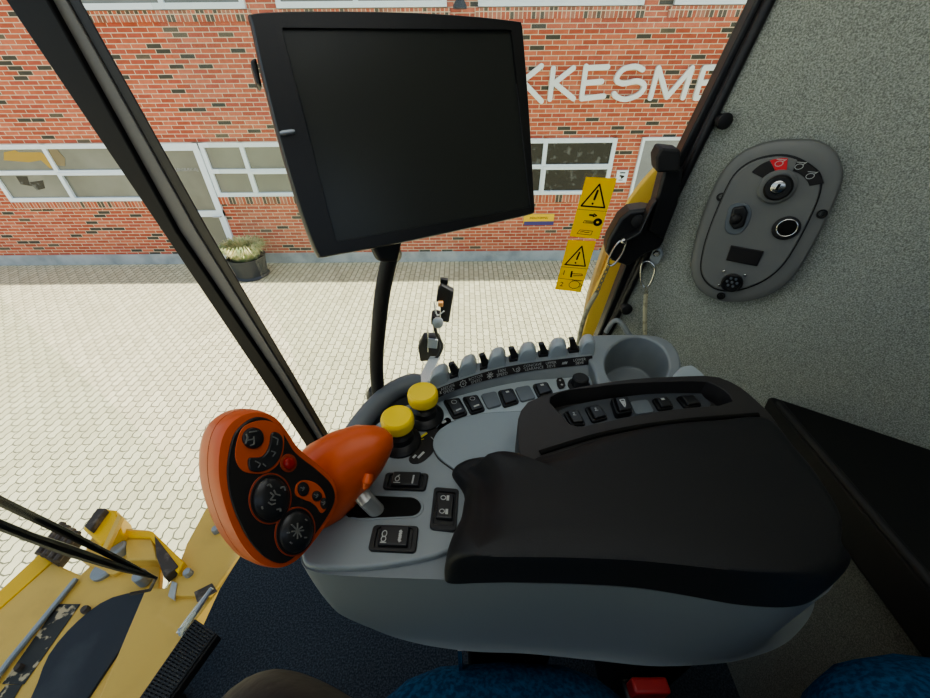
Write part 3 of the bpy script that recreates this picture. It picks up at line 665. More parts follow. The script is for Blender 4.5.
c = onf([(778, 187)], OF+.0195)[0]; MB().box(c, ed*.0045, hd*.0018, FN*.0008).build('key_slot', 'marknk', o)
MB().prism(onf(px2([(731, 205), (745, 203), (751, 209), (750, 220), (742, 232), (731, 234), (725, 228), (727, 214)], 3), OF), FN*.002).build('socket_recess', 'greydark', sp, bevel=.001)
MB().prism(onf([(733, 207), (745, 205), (748, 212), (744, 226), (734, 229), (729, 222)], OF+.002), FN*.008).build('socket_flap', 'black', sp, bevel=.003)
MB().ball(onf([(736, 219)], OF+.011)[0], .009, .007, .009).build('flap_grip', 'blackmatte', sp)
fdisc(786, 228, [(.019, 0), (.019, .003), (.017, .004)], 'power_socket', 'blackmatte')
c = onf([(787, 228)], OF+.004)[0]; u_ = hd; v_ = FN.cross(hd).normalized()
MB().torus([c+u_*(.0135*math.cos(x))+v_*(.0135*math.sin(x)) for x in [2*math.pi*k/32 for k in range(32)]], .0013, 8).build('chrome_ring', 'steel', sp)
fdisc(787, 228, [(.0125, 0), (.0125, .001), (.010, .002), (.004, .001)], 'socket_well', 'marknk', off=OF+.004)
MB().prism(onf([(731, 245), (764, 251), (757, 266), (726, 260)], OF), FN*.003).build('blank_plate', 'face', sp, bevel=.0015)
fdisc(732, 282, [(.017, 0), (.017, .008), (.015, .010), (.014, .010), (.014, .006)], 'data_connector', 'black', off=OF-.002)
c = onf([(732, 282)], OF+.004)[0]; k = MB()
for j in range(6):
    a = j*math.pi/3; k.lathe(c+u_*(.008*math.cos(a))+v_*(.008*math.sin(a)), FN, [(.0022, 0), (.0022, .003)], 10)
k.lathe(c, FN, [(.0022, 0), (.0022, .003)], 10); k.build('connector_pins', 'greydark', sp)
for a, b in ((724, 271), (745, 275), (719, 285)): fdisc(a, b, [(.0022, 0), (.0022, .002), (.001, .003)], 'small_screw', 'steel')

# ================================================================== MONITOR
mc = C2W((0.455+0, -.285, -.843)).normalized(); MO = PD(400, 130, .385)
def onm(pts, off=0): return onp(pts, MO+mc*off, mc)
mon = thing('monitor', 'black flat monitor with dark blank screen on a bent black tube arm', 'monitor', onm([(395, 245)])[0])
od = px2([(250, 20), (247, 15), (253, 12), (300, 10), (400, 11), (470, 15), (516, 20), (523, 22), (524, 30), (528, 80), (532, 140), (535.5, 205), (535, 212), (528, 216), (470, 229), (400, 244), (330, 257), (322, 258.5), (316, 254), (300, 212), (278, 138), (260, 66)], 4)
idq = [(284, 31), (508, 33), (527, 205), (339, 238)]
inn_ = [(281, 28), (511, 30), (531, 207), (336, 242)]
n_ = 160
O = resample(onm(od), n_); mctr = onm([(400, 125)])[0]
def mang(p):
    d = p-mctr; a = d.dot(Rt); b = d.dot(Up); return math.atan2(b, a)
Id = resample(onm(inn_), 640); I = []
for p in O:
    a = mang(p); I.append(min(Id, key=lambda q: abs((mang(q)-a+math.pi) % (2*math.pi)-math.pi)))
sc_ = lambda R, s, off: [mctr+(p-mctr)*s+mc*off for p in R]
MB().loft([sc_(O, .80, -.048), sc_(O, .90, -.040), sc_(O, .97, -.028), sc_(O, 1.0, -.012), sc_(O, 1.0, -.006), sc_(O, .993, -.001), sc_(O, .982, .001), [p+mc*.001 for p in I], [p-mc*.003 for p in I]], True, False).build('housing', 'black', mon)
MB().prism(onm(inn_, -.004), mc*.002).build('screen', 'screen', mon, smooth=False)
rb_ = MB()
rb_.loft([[a, b, b+mc*.003, a+mc*.004] for a, b in zip(onm([(509, 31), (528.5, 205)], -.004), onm([(512, 28), (533, 207)], -.004))]).build('bezel_edge', mat('bezel_glint', (.05, .05, .055), .3), mon)
c = onm([(280, 133.5), (295, 131.5)], .002); MB().tube([c[0], c[0].lerp(c[1], .2), c[0].lerp(c[1], .8), c[1]], [.0015, .0023, .0023, .0015], 10).build('power_button', 'steelg', mon)
MB().prism(onm([(250, 60), (256, 57), (262, 86), (257, 84)], -.02), mc*-.02).build('side_latch', 'black', mon, bevel=.002)
MB().prism(onm([(372, 245), (403, 240), (398, 262), (380, 262)], -.022), mc*-.02).build('mount_bracket', 'blackmatte', mon, bevel=.004)
# arm
ar = mon
pts = [PD(393, 236, .455), PD(390, 256, .46), PD(383, 290, .485), PD(378.5, 330, .52), PD(376.5, 365, .56), PD(379, 402, .605)]
MB().tube(catmull(pts, 8, False), .0098, 20).build('monitor_arm', 'blackmatte', ar)
c = PD(391, 252, .455); MB().lathe(c, -Fw, [(.011, -.012), (.011, .009), (.008, .012)], 20).build('pivot_bolt', 'black', ar)
MB().lathe(PZ(379, 402, -.45), (0, 0, 1), [(.018, 0), (.018, .02), (.012, .03)]).build('arm_socket', 'black', ar)

# ================================================================== CONSOLE
T = -.40
cs = thing('armrest_console', 'grey armrest control console with black padded lid, switches and sliders', 'console', PZ(560, 600, -.62))
Rtop = [(301, 562), (319, 573), (371, 577), (431, 579), (470, 581), (520, 583), (640, 589), (740, 605), (790, 607), (826, 594), (834, 574), (818, 545), (795, 500), (770, 460), (742, 425), (718, 404), (690, 406), (660, 408), (622, 408), (598, 394), (586, 371), (500, 374), (440, 392), (408, 392), (380, 410), (355, 436), (333, 470), (305, 535)]
Rbot = [(338, 605), (352, 618), (385, 634), (420, 644), (450, 649), (480, 652), (530, 654), (600, 661), (650, 666), (700, 665), (745, 659), (790, 640), (815, 600), (790, 560), (770, 530), (740, 500), (700, 480), (670, 470), (640, 465), (590, 465), (520, 470), (470, 480), (440, 490), (410, 500), (385, 520), (360, 550), (342, 585)]
NT = 160
tz = -.408
a_ = resample(catmull(onz(Rtop, tz), 6), NT)
b_ = resample(catmull(onz(Rbot, -.56), 6), NT)
# align start
k0 = min(range(NT), key=lambda i: (a_[0].xy-b_[i].xy).length); b_ = b_[k0:]+b_[:k0]
rings = []
for j in range(9):
    t = j/8*math.pi/2; h = 1-math.cos(t); v = math.sin(t)
    rings.append([V((a.x+(b.x-a.x)*h, a.y+(b.y-a.y)*h, a.z+(b.z-a.z)*v)) for a, b in zip(a_, b_)])
bo = cb_ = sum(a_, V((0, 0, 0)))/NT; rings = [[a+(cb_-a).normalized()*(.06 if a.y < .27 else 0) for a in a_]]+rings
bo = MB().loft(rings, False).build('console_body', 'greybody', cs, angle=60)
Rpan = [(302, 558), (319, 567), (371, 567), (425, 558), (447, 551), (475, 538), (520, 535), (640, 535), (720, 520), (740, 480), (725, 435), (690, 420), (640, 410), (610, 402), (596, 384), (591, 375.7), (558, 378), (521, 381), (485, 388.5), (455, 396), (425, 400), (398, 408), (375, 425), (352, 452), (330, 485), (308, 530)]
MB().prism(catmull(onz(Rpan, T), 5), V((0, 0, -.018))).build('control_panel', 'grey', cs, bevel=.006, seg=4)
# light switch band
bandpts = px2([(427, 406), (448, 398.6), (485, 388.8), (521, 381.5), (558, 378.3), (592, 376)], 5, False)
bandlow = px2([(440, 436), (462, 424), (500, 413.5), (535, 411), (560, 412), (596, 404)], 5, False)
MB().loft([[PZ(*a, T+.0015), PZ(*b, T+.0015), PZ(*b, T-.004), PZ(*a, T-.004)] for a, b in zip(bandpts, bandlow)]).build('switch_band', 'greylight', cs, bevel=.0015)
# storage lid
lidp = [(432, 446), (436, 434), (447, 425), (462, 418.5), (480, 414.5), (508, 412.5), (530, 413.5), (560, 430), (560, 465), (530, 490), (490, 488), (468, 482), (452, 470), (438, 459)]
lq = onz(px2(lidp, 5), T); lc = sum(lq, V((0, 0, 0)))/len(lq)
MB().loft([[p+V((0, 0, -.004)) for p in lq], [p+V((0, 0, .0018)) for p in lq]]).build('lid_groove', 'black', cs)
MB().loft([[lc+(p-lc)*.982+V((0, 0, z)) for p in lq] for z in (-.004, .002)]+[[lc+(p-lc)*.97+V((0, 0, .003)) for p in lq]]).build('storage_lid', mat('lid_grey_plastic', (.24, .28, .305), .42, bump=(1500, .1, .0003)), cs)
# raised rim at the far left
rim = catmull([PZ(352, 437, -.418), PZ(364, 420, -.412), PZ(378, 404, -.408), PZ(394, 391, -.405), PZ(410, 384, -.402), PZ(420, 384, -.405)], 6, False)
MB().tube(rim, [.008]+[.0155]*(len(rim)-2)+[.010], 16).build('corner_rim', 'greydark', cs)
MB().prism(onz([(357, 424), (362, 413), (368, 411), (366, 418), (360, 426)], -.41), V((0, 0, -.02))).build('rim_clip', 'black', cs, bevel=.002)
# slider ridge
n = 40
p0 = resample([V((a, b, 0)) for a, b in px2([(425, 408), (448, 399), (485, 389), (521.4, 381.5), (558, 378), (594, 376)], 8, False)], n, False)
p1 = resample([V((a, b, 0)) for a, b in px2([(412, 412), (436, 399), (467, 386.2), (503, 376.4), (540, 369.8), (592, 364.3)], 8, False)], n, False)
p2 = resample([V((a, b, 0)) for a, b in px2([(409, 402), (433, 390.5), (466, 378), (503, 367.5), (540, 361.5), (592, 355.5)], 8, False)], n, False)
p3 = resample([V((a, b, 0)) for a, b in px2([(412, 397), (441, 385), (470, 374), (500, 366), (529, 361), (592, 353)], 8, False)], n, False)
z0, z1, z2, z3 = T+.001, T+.014, T+.026, T+.027
R0 = [PZ(p.x, p.y, z0) for p in p0]; R1 = [PZ(p.x, p.y, z1) for p in p1]; R2 = [PZ(p.x, p.y, z2) for p in p2]; R3 = [PZ(p.x, p.y, z3)+V((0, .02, 0)) for p in p3]
MB().loft([[a, b, c, d, d+V((0, .003, -.05)), V((a.x, a.y, a.z-.02))] for a, b, c, d in zip(R0, R1, R2, R3)]).build('slider_ridge', 'grey', cs, angle=20)
MB().loft([[a+(b-a)*.02, b-(b-a)*.02, b-(b-a)*.02+V((0, -.0012, .0012)), a+(b-a)*.02+V((0, -.0012, .0012))] for a, b in zip(R1[1:], R2[1:])]).build('label_strip', 'face', cs, smooth=False)
def ridge_at(px):                 # point of the ridge at an image column
    i = next((k for k in range(1, n-1) if p2[k].x >= px), n-2); i = max(1, i); f_ = max(0, min(1, (px-p2[i-1].x)/(p2[i].x-p2[i-1].x)))
    L_ = lambda R_: R_[i-1].lerp(R_[i], f_)
    return L_(R1), L_(R2), L_(R3), (R2[i]-R2[i-1]).normalized()
tx = MB()
def lab(px, s, size=.0068):
    a, b, c, t = ridge_at(px); v = (b-a).normalized(); nn = t.cross(v).normalized()
    text_mb(tx, s, (a+b)/2+nn*.0018, t, v, size, .0)
lab(447, 'FEEDER\nSPEED'); lab(475, 'ROTOR\nSPEED'); lab(501, 'FAN\nSPEED'); lab(532, 'CONCAVE\nCLEARANCE', .0062); lab(550.5, 'UPPER\nSIEVE', .0062); lab(579, 'LOWER\nSIEVE', .006)
for px, kd in ((439, 'tick'), (462, 'gear'), (489, 'fan'), (516, 'con'), (564.5, 'lines')):
    a, b, c, t = ridge_at(px); v = (b-a).normalized(); nn = t.cross(v).normalized(); ff = Fr((a+b)/2+nn*.0015, t*.001, v*.001)
    if kd == 'gear':
        stroke(tx, ff, ell(0, 0, 4.5, 4.5, 12), .0008, 0, .0004, False, True); stroke(tx, ff, ell(0, 0, 1.4, 1.4, 8), .0007, 0, .0004, False, True)
        for i in range(8): stroke(tx, ff, [(4.6*math.cos(i*.785), 4.6*math.sin(i*.785)), (6*math.cos(i*.785), 6*math.sin(i*.785))], .001, 0, .0004, False)
    elif kd == 'fan':
        for i in range(8): stroke(tx, ff, [(1*math.cos(i*.785), 1*math.sin(i*.785)), (5.5*math.cos(i*.785+.3), 5.5*math.sin(i*.785+.3))], .0011, 0, .0004, False)
    elif kd == 'con':
        stroke(tx, ff, ell(1, 0, 4, 4, 10, -2.6, 1.2, endp=True), .0008, 0, .0004, False); stroke(tx, ff, ell(1, 0, 2, 2, 8), .0007, 0, .0004, False, True); stroke(tx, ff, [(-6, 3), (-4, -2)], .0008, 0, .0004)
    elif kd == 'lines':
        for i in range(4): stroke(tx, ff, [(-5+i*2.2, -2), (-3+i*2.2, 2)], .0012, 0, .0004, False)
    else: stroke(tx, ff, [(-1, -2), (0, 2), (1, -2)], .0008, 0, .0004, False)
tx.build('label_lettering', 'markw', cs, smooth=False)
# guard humps and sliders
for (px, py, wpx) in ((438, 386, 20), (467, 375.5, 19), (496.5, 367.5, 19), (527, 361.5, 19), (557.5, 357, 19), (587, 353.5, 16)):
    a, b, c, t = ridge_at(px); base = PZ(px, py, z2); w = .0156*wpx/19; h = .0245; prof = []
    d = V((.12, 1, 0)).normalized()
    for i in range(17):
        q = math.pi*i/16; prof.append((math.copysign(abs(math.cos(q))**.62, math.cos(q))*w*(1-.16*math.sin(q)), h*(math.sin(q)**.8)))
    prof = [(w, -.01)]+prof+[(-w, -.01)]
    tv = V((t.x, t.y, 0)).normalized()
    rr = lambda s, dd, hh: [base+tv*(x*s)+V((0, 0, 1))*(y*hh)+d*dd for x, y in prof]
    MB().loft([rr(.86, -.001, .93), rr(.96, .001, .985), rr(1, .004, 1), rr(1, .018, .97), rr(.9, .024, .85)]).build('slider_guard', 'greylight', cs, angle=50)
for (bx_, by_, tx_, ty_) in ((456, 377, 451, 363), (486, 368.5, 481.6, 354), (515.5, 361, 511, 347.5), (545, 356.5, 541, 343), (575, 352.5, 571.5, 338)):
    a = PZ(bx_, by_, z3); st = ridge_at(bx_)[3]; sl = MB()
    sl.box(a+V((0, .006, .001)), st*.010, V((0, .006, 0)), V((0, 0, .003))); o = sl.build('slider', 'black', cs, bevel=.001)
    top = PZ(tx_, ty_, z3+.026); base = a+V((0, .006, .003))
    r = [base.lerp(top, q) for q in (0, .3, 1)]
    k = MB(); wv = st
    k.loft([[c-wv*w-V((0, .004, 0)), c+wv*w-V((0, .004, 0)), c+wv*w+V((0, .004, 0)), c-wv*w+V((0, .004, 0))] for c, w in zip(r, (.0065, .0055, .0045))])
    k.build('slider_lever', 'black', o, bevel=.001)
# rocker switches
UPV = V((0, 0, 1))
def rocker(q, z, m='black', body=(.14, .1, .86, .9), sym='a', parent=cs, name='rocker_switch', h=.004, rh=.008, markm='mark'):
    if name in ('blank_cover',) or z == T+.002:
        mx_ = sum(a[0] for a in q)/4; my_ = sum(a[1] for a in q)/4; q = [(mx_+(a-mx_)*1.10, my_+(b-my_)*1.10) for a, b in q]
    Q = Quad(onz(q, z), UPV)
    def rr(u0, v0, u1, v1, r, hh):
        a, b = r/Q.w, r/Q.h; out = []
        for cx_, cy_, s0 in ((u1-a, v1-b, 0), (u0+a, v1-b, 1), (u0+a, v0+b, 2), (u1-a, v0+b, 3)):
            for i in range(5):
                q_ = (s0+i/4)*math.pi/2; out.append(Q.p(cx_+a*math.cos(q_), cy_+b*math.sin(q_), hh))
        return out
    o = MB().loft([rr(0, 0, 1, 1, .004, -.003), rr(0, 0, 1, 1, .004, h*.7), rr(.02, .02, .98, .98, .0038, h), rr(.10, .10, .90, .90, .003, h), rr(.12, .12, .88, .88, .003, h*.5 if sym else h)]).build(name, m, parent)
    u0, v0, u1, v1 = body
    if sym is None: return o
    k = MB(); k.loft([[Q.p(u0, v0, h*.5), Q.p(u1, v0, h*.5), Q.p(u1, v1, h*.5), Q.p(u0, v1, h*.5)], [Q.p(u0+.02, v0+.02, rh), Q.p(u1-.02, v0+.02, rh), Q.p(u1-.02, v1-.02, rh), Q.p(u0+.02, v1-.02, rh)]])
    r_ = k.build('rocker', 'button', o, bevel=.0012)
    g_ = MB(); s = min(Q.w, Q.h); H = rh+.0002
    def S(p, w=.0009, c=False): stroke(g_, Q, p, w, H-.0006, H+.0002, False, c)
    if sym == 'h':                       # two symbols left and right
        S(ell(.32, .5, .05, .14, 10), c=True); S([(.24, .72), (.40, .72)]); S([(.30, .36), (.36, .26)])
        S([(.68, .25), (.68, .75)], .002)
    elif sym == 'b':
        S(ell(.30, .42, .05, .12, 10), c=True); S(ell(.30, .62, .05, .1, 10), c=True); S([(.24, .75), (.37, .75)])
        S([(.62, .28), (.66, .36), (.62, .44), (.66, .52), (.62, .60), (.66, .70)], .0028)
    elif sym == 'c':
        S(ell(.42, .3, .10, .05, 8), c=True); S([(.60, .24), (.60, .36)], .003); S(ell(.42, .62, .10, .05, 8), c=True); S([(.60, .56), (.60, .68)], .003)
    elif sym == 'v':
        S(ell(.52, .30, .16, .10, 8), .0007, True); S([(.35, .76), (.72, .72)], .0026)
    elif sym == 's':
        S([(.45, .3), (.55, .3), (.5, .4), (.42, .45), (.6, .47)], .0008)
    elif sym == 'd':
        S([(.42, .30), (.62, .30)], .0035)
    elif sym == 'w':
        S([(.40, .30), (.66, .30), (.62, .62), (.54, .75), (.46, .50), (.40, .30)], .0016); S([(.5, .4), (.58, .5), (.56, .6)], .003)
    g_.build('symbol', markm, r_, smooth=False); return o
rocker([(386, 473.7), (429, 474.5), (425.5, 491.8), (382.5, 490)], T, body=(.18, .02, .84, .84), sym='h', h=.003, rh=.0065, markm='markw')
rocker([(374, 525.7), (419, 527), (416, 554), (368, 551.7)], T, body=(.18, .06, .82, .84), sym='b', h=.003, rh=.0065, markm='markw')
rocker([(434.5, 488), (459, 490), (456, 533), (429.5, 530)], T, body=(.18, .16, .84, .78), sym='c', h=.003, rh=.006, markm='markw')
band_sw = [([(444, 402), (459, 399.5), (467, 414.5), (453.5, 419)], 'black', 'v'), ([(463, 399), (477, 396.5), (484.5, 410.5), (471, 414.5)], 'black', 'v'),
           ([(481.5, 396), (495.5, 393), (500.5, 405.5), (488, 409)], 'greydark', None), ([(498.5, 392.5), (512, 390), (518.5, 403), (504, 407.5)], 'black', 'd'),
           ([(515.5, 389.5), (528.7, 387), (535, 398.5), (521.4, 402)], 'greydark', None), ([(533, 386), (546.5, 383.6), (552.5, 394), (538.5, 398)], 'black', 'd')]
for q, m, sy in band_sw: rocker(q, T+.002, m, body=(.12, .08, .88, .92), sym=sy, h=.003, rh=.006, name='rocker_switch' if sy else 'blank_cover', markm='markw')
# two-hole plate and rotary knob
Q = Quad(onz([(556, 379), (563, 378), (566, 388), (558, 389.5)], T+.003), UPV)
o = MB().prism([Q.p(.2, 0, 0), Q.p(.8, 0, 0), Q.p(1, .3, 0), Q.p(1, .8, 0), Q.p(.7, 1, 0), Q.p(.2, 1, 0), Q.p(0, .7, 0), Q.p(0, .2, 0)], Q.n*.002).build('indicator_plate', 'face', cs, bevel=.0006)
k = MB(); k.lathe(Q.p(.45, .28, .002), UPV, [(.0018, 0), (.0018, .0006)], 10); k.lathe(Q.p(.55, .72, .002), UPV, [(.0018, 0), (.0018, .0006)], 10); k.build('indicator_dots', 'markw', o)
kb = PZ(579, 386, T+.002); MB().lathe(kb, UPV, [(.017, 0), (.0165, .003), (.0125, .004), (.012, .016), (.010, .018)], 28).build('rotary_knob', 'blackmatte', cs)
# yellow push-pull knobs
for (a, b, ks) in ((401, 442, .93), (425, 417, .92)):
    c = PZ(a, b, T); o = MB().lathe(c, UPV, [(.0265, -.002), (.0265, .003), (.024, .006), (.018, .010), (.0165, .018), (.012, .022), (.0115, .032), (.014, .034)], 32).build('push_knob', 'black', cs)
    MB().lathe(c+V((0, 0, .032)), UPV, [(.0195*ks, 0), (.0215*ks, .001), (.0222*ks, .004), (.0222*ks, .013), (.0212*ks, .016), (.019*ks, .0178), (.0165*ks, .0175), (.013*ks, .017)], 36).build('yellow_cap', 'yellow', o)
# small symbol strip beside the knobs
stp = px2([(409, 458), (416, 449), (421, 437), (427, 431), (436, 428), (445, 418), (451, 419), (451, 425), (444, 432), (438, 443), (431, 454), (421, 462), (412, 463)], 3)
o = MB().prism(onz(stp, T+.0015), V((0, 0, -.004))).build('symbol_strip', 'face', cs, bevel=.0005)
k = MB(); fr = Fr(PZ(430, 440, T+.0018), V((.001, 0, 0)), V((0, .001, 0)))
def zz(pts, w=.001, mb=None):
    P_ = onz(pts, T+.0018)
    for a, b in zip(P_, P_[1:]):
        s = (b-a).normalized().cross(UPV)*w/2; (mb or k).loft([[a-s, b-s, b+s, a+s], [a-s+UPV*.0004, b-s+UPV*.0004, b+s+UPV*.0004, a+s+UPV*.0004]])
zz([(413, 458), (416, 455)], .003); zz([(418, 458), (424, 452)], .003); zz([(442, 423), (446, 421)], .004); zz([(436, 436), (439, 433)], .0008); zz([(431, 437), (434, 440)], .0008); k.build('white_symbols', 'markw', o)
k = MB(); zz([(421, 437), (427, 433)], .003, k); zz([(420, 440), (424, 439)], .001, k); k.build('yellow_symbol', 'marky', o)
# gate slot of the control lever
MB().prism(onz(px2([(352, 495), (400, 495), (417, 497), (424, 506), (418, 516), (400, 518), (352, 518)], 4), T+.0012), V((0, 0, -.004))).build('lever_slot_rim', 'grey', cs, bevel=.001)
MB().prism(onz(px2([(350, 497), (400, 497), (415, 498.5), (421, 506), (416, 514), (400, 516), (348, 516)], 4), T+.0022), V((0, 0, -.003))).build('lever_slot', 'marknk', cs)
# cup holder
cup_o = px2([(582, 339), (590, 336), (600, 334.5), (646, 334.5), (664, 338), (676, 348), (681, 364), (677, 386), (655, 402), (618, 402), (601, 392), (594, 370), (586, 354)], 5)
cup_i = px2(ell(637, 364, 32, 27.5, 14), 3)
ringprism(cup_o, cup_i, -.377, -.45, -.445, 'grey', 'cup_holder', cs, bevel=.004)
MB().prism(onz(px2([(674, 378), (680, 367), (688, 364.5), (695, 366), (706, 378)], 4), -.365), V((0, 0, -.04))).build('rear_cap', 'greylight', cs, bevel=.006)
# pad housing with switch tray
hz = -.345
ho = px2([(518, 430), (519, 415), (526, 404), (537, 397.5), (576, 387.5), (632, 379), (688, 376), (716, 376.5), (738, 385.5), (756, 400), (770, 414), (775, 428), (716, 432), (660, 440), (604, 452), (560, 466), (530, 468), (520, 455)], 4)
hi = px2([(549, 400), (562, 391.5), (590, 387.5), (632, 383), (699, 381), (714, 384), (727, 392), (733, 400), (726, 405), (702, 406.5), (660, 411), (618, 419), (580, 427), (570, 424), (560, 413)], 4)
ringprism(ho, hi, hz, -.403, hz-.028, 'housing', 'pad_housing', cs, bevel=.004)
tz_ = hz-.022
tray = MB().prism(onz(px2([(556, 414), (575, 405), (620, 397), (690, 391), (704, 397), (708, 408), (660, 422), (590, 432), (566, 426)], 3), tz_), V((0, 0, -.004))).build('switch_tray', mat('tray_plastic', (.06, .068, .078), .5), cs)
for q, m, sy, hh in (([(562.5, 413), (578, 410.5), (586, 426), (570.5, 427)], 'black', 's', .003), ([(584, 408.5), (599.5, 406), (608.4, 419.5), (592, 424)], 'black', 's', .003),
                 ([(609.5, 402), (626, 400), (632, 416), (615, 419)], 'black', 'w', .008), ([(629, 403), (647, 400.6), (654, 413.5), (635, 416)], 'greydark', None, .003),
                 ([(651, 400), (667, 398), (674, 409), (658, 412)], 'black', 'd', .003), ([(675, 398), (693, 396), (702, 407), (684, 409.5)], 'black', 'a', .003)):
    rocker(q, tz_, m, body=(.2, .1, .9, .9), sym=sy, h=hh, rh=hh+.003, name='tray_switch' if sy else 'tray_blank_cover', markm='markw')
# cushion
PAD = [((452, 477, 0), (466, 471, -.384)), ((464, 497, 0), (478, 484, -.372)), ((463, 515, 0), (482, 505, -.356)), ((460, 532, 0), (482, 530, -.344)), ((452, 549, 0), (479, 545)), ((446, 570, 0), (479, 552)), ((448, 583, 0), (486, 556)),
       ((480, 583, 0), (500, 557)), ((520, 582.5, 0), (530, 557)), ((580, 584, 0), (580, 558)), ((640, 588, 0), (640, 561)), ((700, 598, 0), (700, 567)), ((740, 605, 0), (740, 571)), ((790, 607, 0), (782, 571)),
       ((815, 599, 0), (808, 563)), ((832, 580, 0), (822, 551)), ((843, 550, 1), (835, 535)), ((842, 523, 1), (834, 512)), ((819, 477, 1), (811, 477)), ((795, 446, 1), (788, 450)), ((768, 419, 1), (762, 422)),
       ((716, 421, 1), (716, 424)), ((660, 426, 1), (660, 429)), ((604, 438, 1), (604, 441)), ((548, 454, 1), (548, 458, -.342)), ((516, 457, -.362), (518, 461, -.350)), ((496, 456, -.370), (499, 460, -.360)), ((478, 457, -.384), (484, 462, -.371)), ((461, 463, -.394), (472, 466, -.380))]
zc0, zc1 = -.404, -.338
_b = [PZ(q[0], q[1], q[2] if q[2] < 0 else (-.358 if q[2] else zc0)) for q, _ in PAD]
A1 = catmull([V((p.x, p.y, CAM.z+zc0)) for p in _b], 5); B1 = catmull([PZ(q[0], q[1], q[2] if len(q) > 2 else zc1) for _, q in PAD], 5)
MB().tube(catmull(onz([(540, 453), (575, 442), (604, 434), (640, 427), (680, 421.5), (716, 418), (758, 415)], -.3445), 6, False), .0030, 8).build('pad_groove', 'marknk', cs)
rings = []
for j in range(9):
    t = j/8*math.pi/2; hh = (1-math.cos(t))**1.2; v = math.sin(t)**.9
    rings.append([V((a.x+(b.x-a.x)*hh, a.y+(b.y-a.y)*hh, a.z+(b.z-a.z)*v)) for a, b in zip(A1, B1)])
cc = sum(B1, V((0, 0, 0)))/len(B1)
for s, dz in ((.97, .0008), (.93, .0014), (.89, .002), (.84, .0025), (.78, .003), (.6, .0036), (.4, .004), (.1, .004)):
    f_ = max(0, (s-.78)/.22); f_ = f_*f_*(3-2*f_); zt_ = CAM.z+zc1
    rings.append([V((cc.x+(p.x-cc.x)*s, cc.y+(p.y-cc.y)*s, zt_+(p.z-zt_)*f_+dz)) for p in B1])
MB().loft(rings).build('armrest_pad', 'cushion', cs, angle=80)
# support under the console (seat side)
pa = PZ(470, 648, -.55)
MB().bx(-.0, .13, .19, .29, CAM.z+ZF, CAM.z-.52).build('support_post', 'black', cs, bevel=.006)
MB().bx(-.012, -.007, .15, .17, CAM.z-1.0, CAM.z-.56).build('chrome_edge', 'steel', cs)
MB().bx(.30, .39, .20, .30, CAM.z+ZF, CAM.z-.56).build('rear_post', 'black', cs, bevel=.006)

# ================================================================== CONTROL LEVER
hn = C2W((.80, .10, -.62)).normalized(); HO = PD(278, 490, .335)
def onh(pts, off=0): return onp(pts, HO+hn*off, hn)
jl = thing('control_lever', 'orange multifunction control lever with black keypad face', 'control lever', PD(365, 505, .42))
Fo = [(231, 441), (240, 426), (256, 417), (272, 421.5), (284, 436), (295, 453), (317, 470.5), (331, 485), (334, 500), (325, 519), (305, 546), (292, 558), (280, 563), (263, 556), (246, 536), (232, 505), (226.5, 473)]
Ho = [(222, 440), (235, 420), (256, 412), (275, 417), (288, 432), (299, 448), (319, 465), (335, 482), (337.5, 502), (328, 523), (308, 550), (294, 563), (279, 568), (258, 562), (240, 541), (226, 509), (219, 474)]
fo = resample(catmull(onh(Fo), 6), 120); hc = sum(fo, V((0, 0, 0)))/120
hoR = resample(catmull(onh(Ho), 6), 120)
sh = lambda R, s, off: [hc+(p-hc)*s+hn*off for p in R]
hb = jl
MB().loft([sh(hoR, .60, -.056), sh(hoR, .85, -.053), sh(hoR, .96, -.047), sh(hoR, 1.02, -.040), sh(hoR, 1.045, -.032), sh(hoR, 1.040, -.0185)]).build('rear_shell', 'orange', jl)
MB().loft([sh(hoR, 1.034, -.019), sh(hoR, 1.034, -.016)]).build('seam', 'marknk', jl)
MB().loft([sh(hoR, 1.040, -.0172), sh(hoR, 1.032, -.010), sh(hoR, 1.018, -.005), sh(hoR, .995, -.001), fo]).build('front_shell', 'orange', jl)
MB().loft([sh(fo, 1.0, -.002), sh(fo, 1.0, .0012), sh(fo, .985, .002)]).build('keypad_face', 'face', jl)
FO = .0022
def fp(crop): return [(190+a/4.106, 400+b/4.106) for a, b in crop]
def key(name, pts, h, m, parent, off=FO, k=4, bevel=.0012, crown=0):
    q = catmull(onh(fp(pts), off), k); c = sum(q, V((0, 0, 0)))/len(q)
    r = [[p-hn*.001 for p in q], [p+hn*h for p in q]]
    if crown: r = [r[0], [c+(p-c)*.98+hn*h*.6 for p in q], [c+(p-c)*.90+hn*h for p in q], [c+(p-c)*.6+hn*(h+crown) for p in q], [c+(p-c)*.2+hn*(h+crown*1.2) for p in q]]
    return MB().loft(r).build(name, m, parent, bevel=0 if crown else bevel, seg=2)
def onk(pts, off): return onh(fp(pts), off)
def marks(parent, lines, off, w=.0009, m='mark'):
    k = MB()
    for ln in lines:
        P_ = onk(ln, off)
        for a, b in zip(P_, P_[1:]):
            s = (b-a).normalized().cross(hn)*w/2; k.loft([[a-s-hn*.001, b-s-hn*.001, b+s-hn*.001, a+s-hn*.001], [a-s+hn*.0003, b-s+hn*.0003, b+s+hn*.0003, a+s+hn*.0003]])
    return k.build('symbol', m, parent, smooth=False)
pt = key('orange_patch', [(186, 240), (192, 170), (215, 115), (260, 90), (310, 84), (360, 100), (383, 140), (384, 200), (365, 260), (320, 296), (270, 303), (215, 290)], .0006, 'orange', jl, bevel=.0004)
b1 = key('round_button', ell(256, 156, 45, 44, 14, rot=-.5), .003, 'button', jl, crown=.001); marks(b1, [[(232, 140), (240, 165), (262, 160)], [(245, 132), (275, 128)], [(262, 150), (264, 180), (248, 188)], [(240, 150), (228, 180)]], FO+.0048)
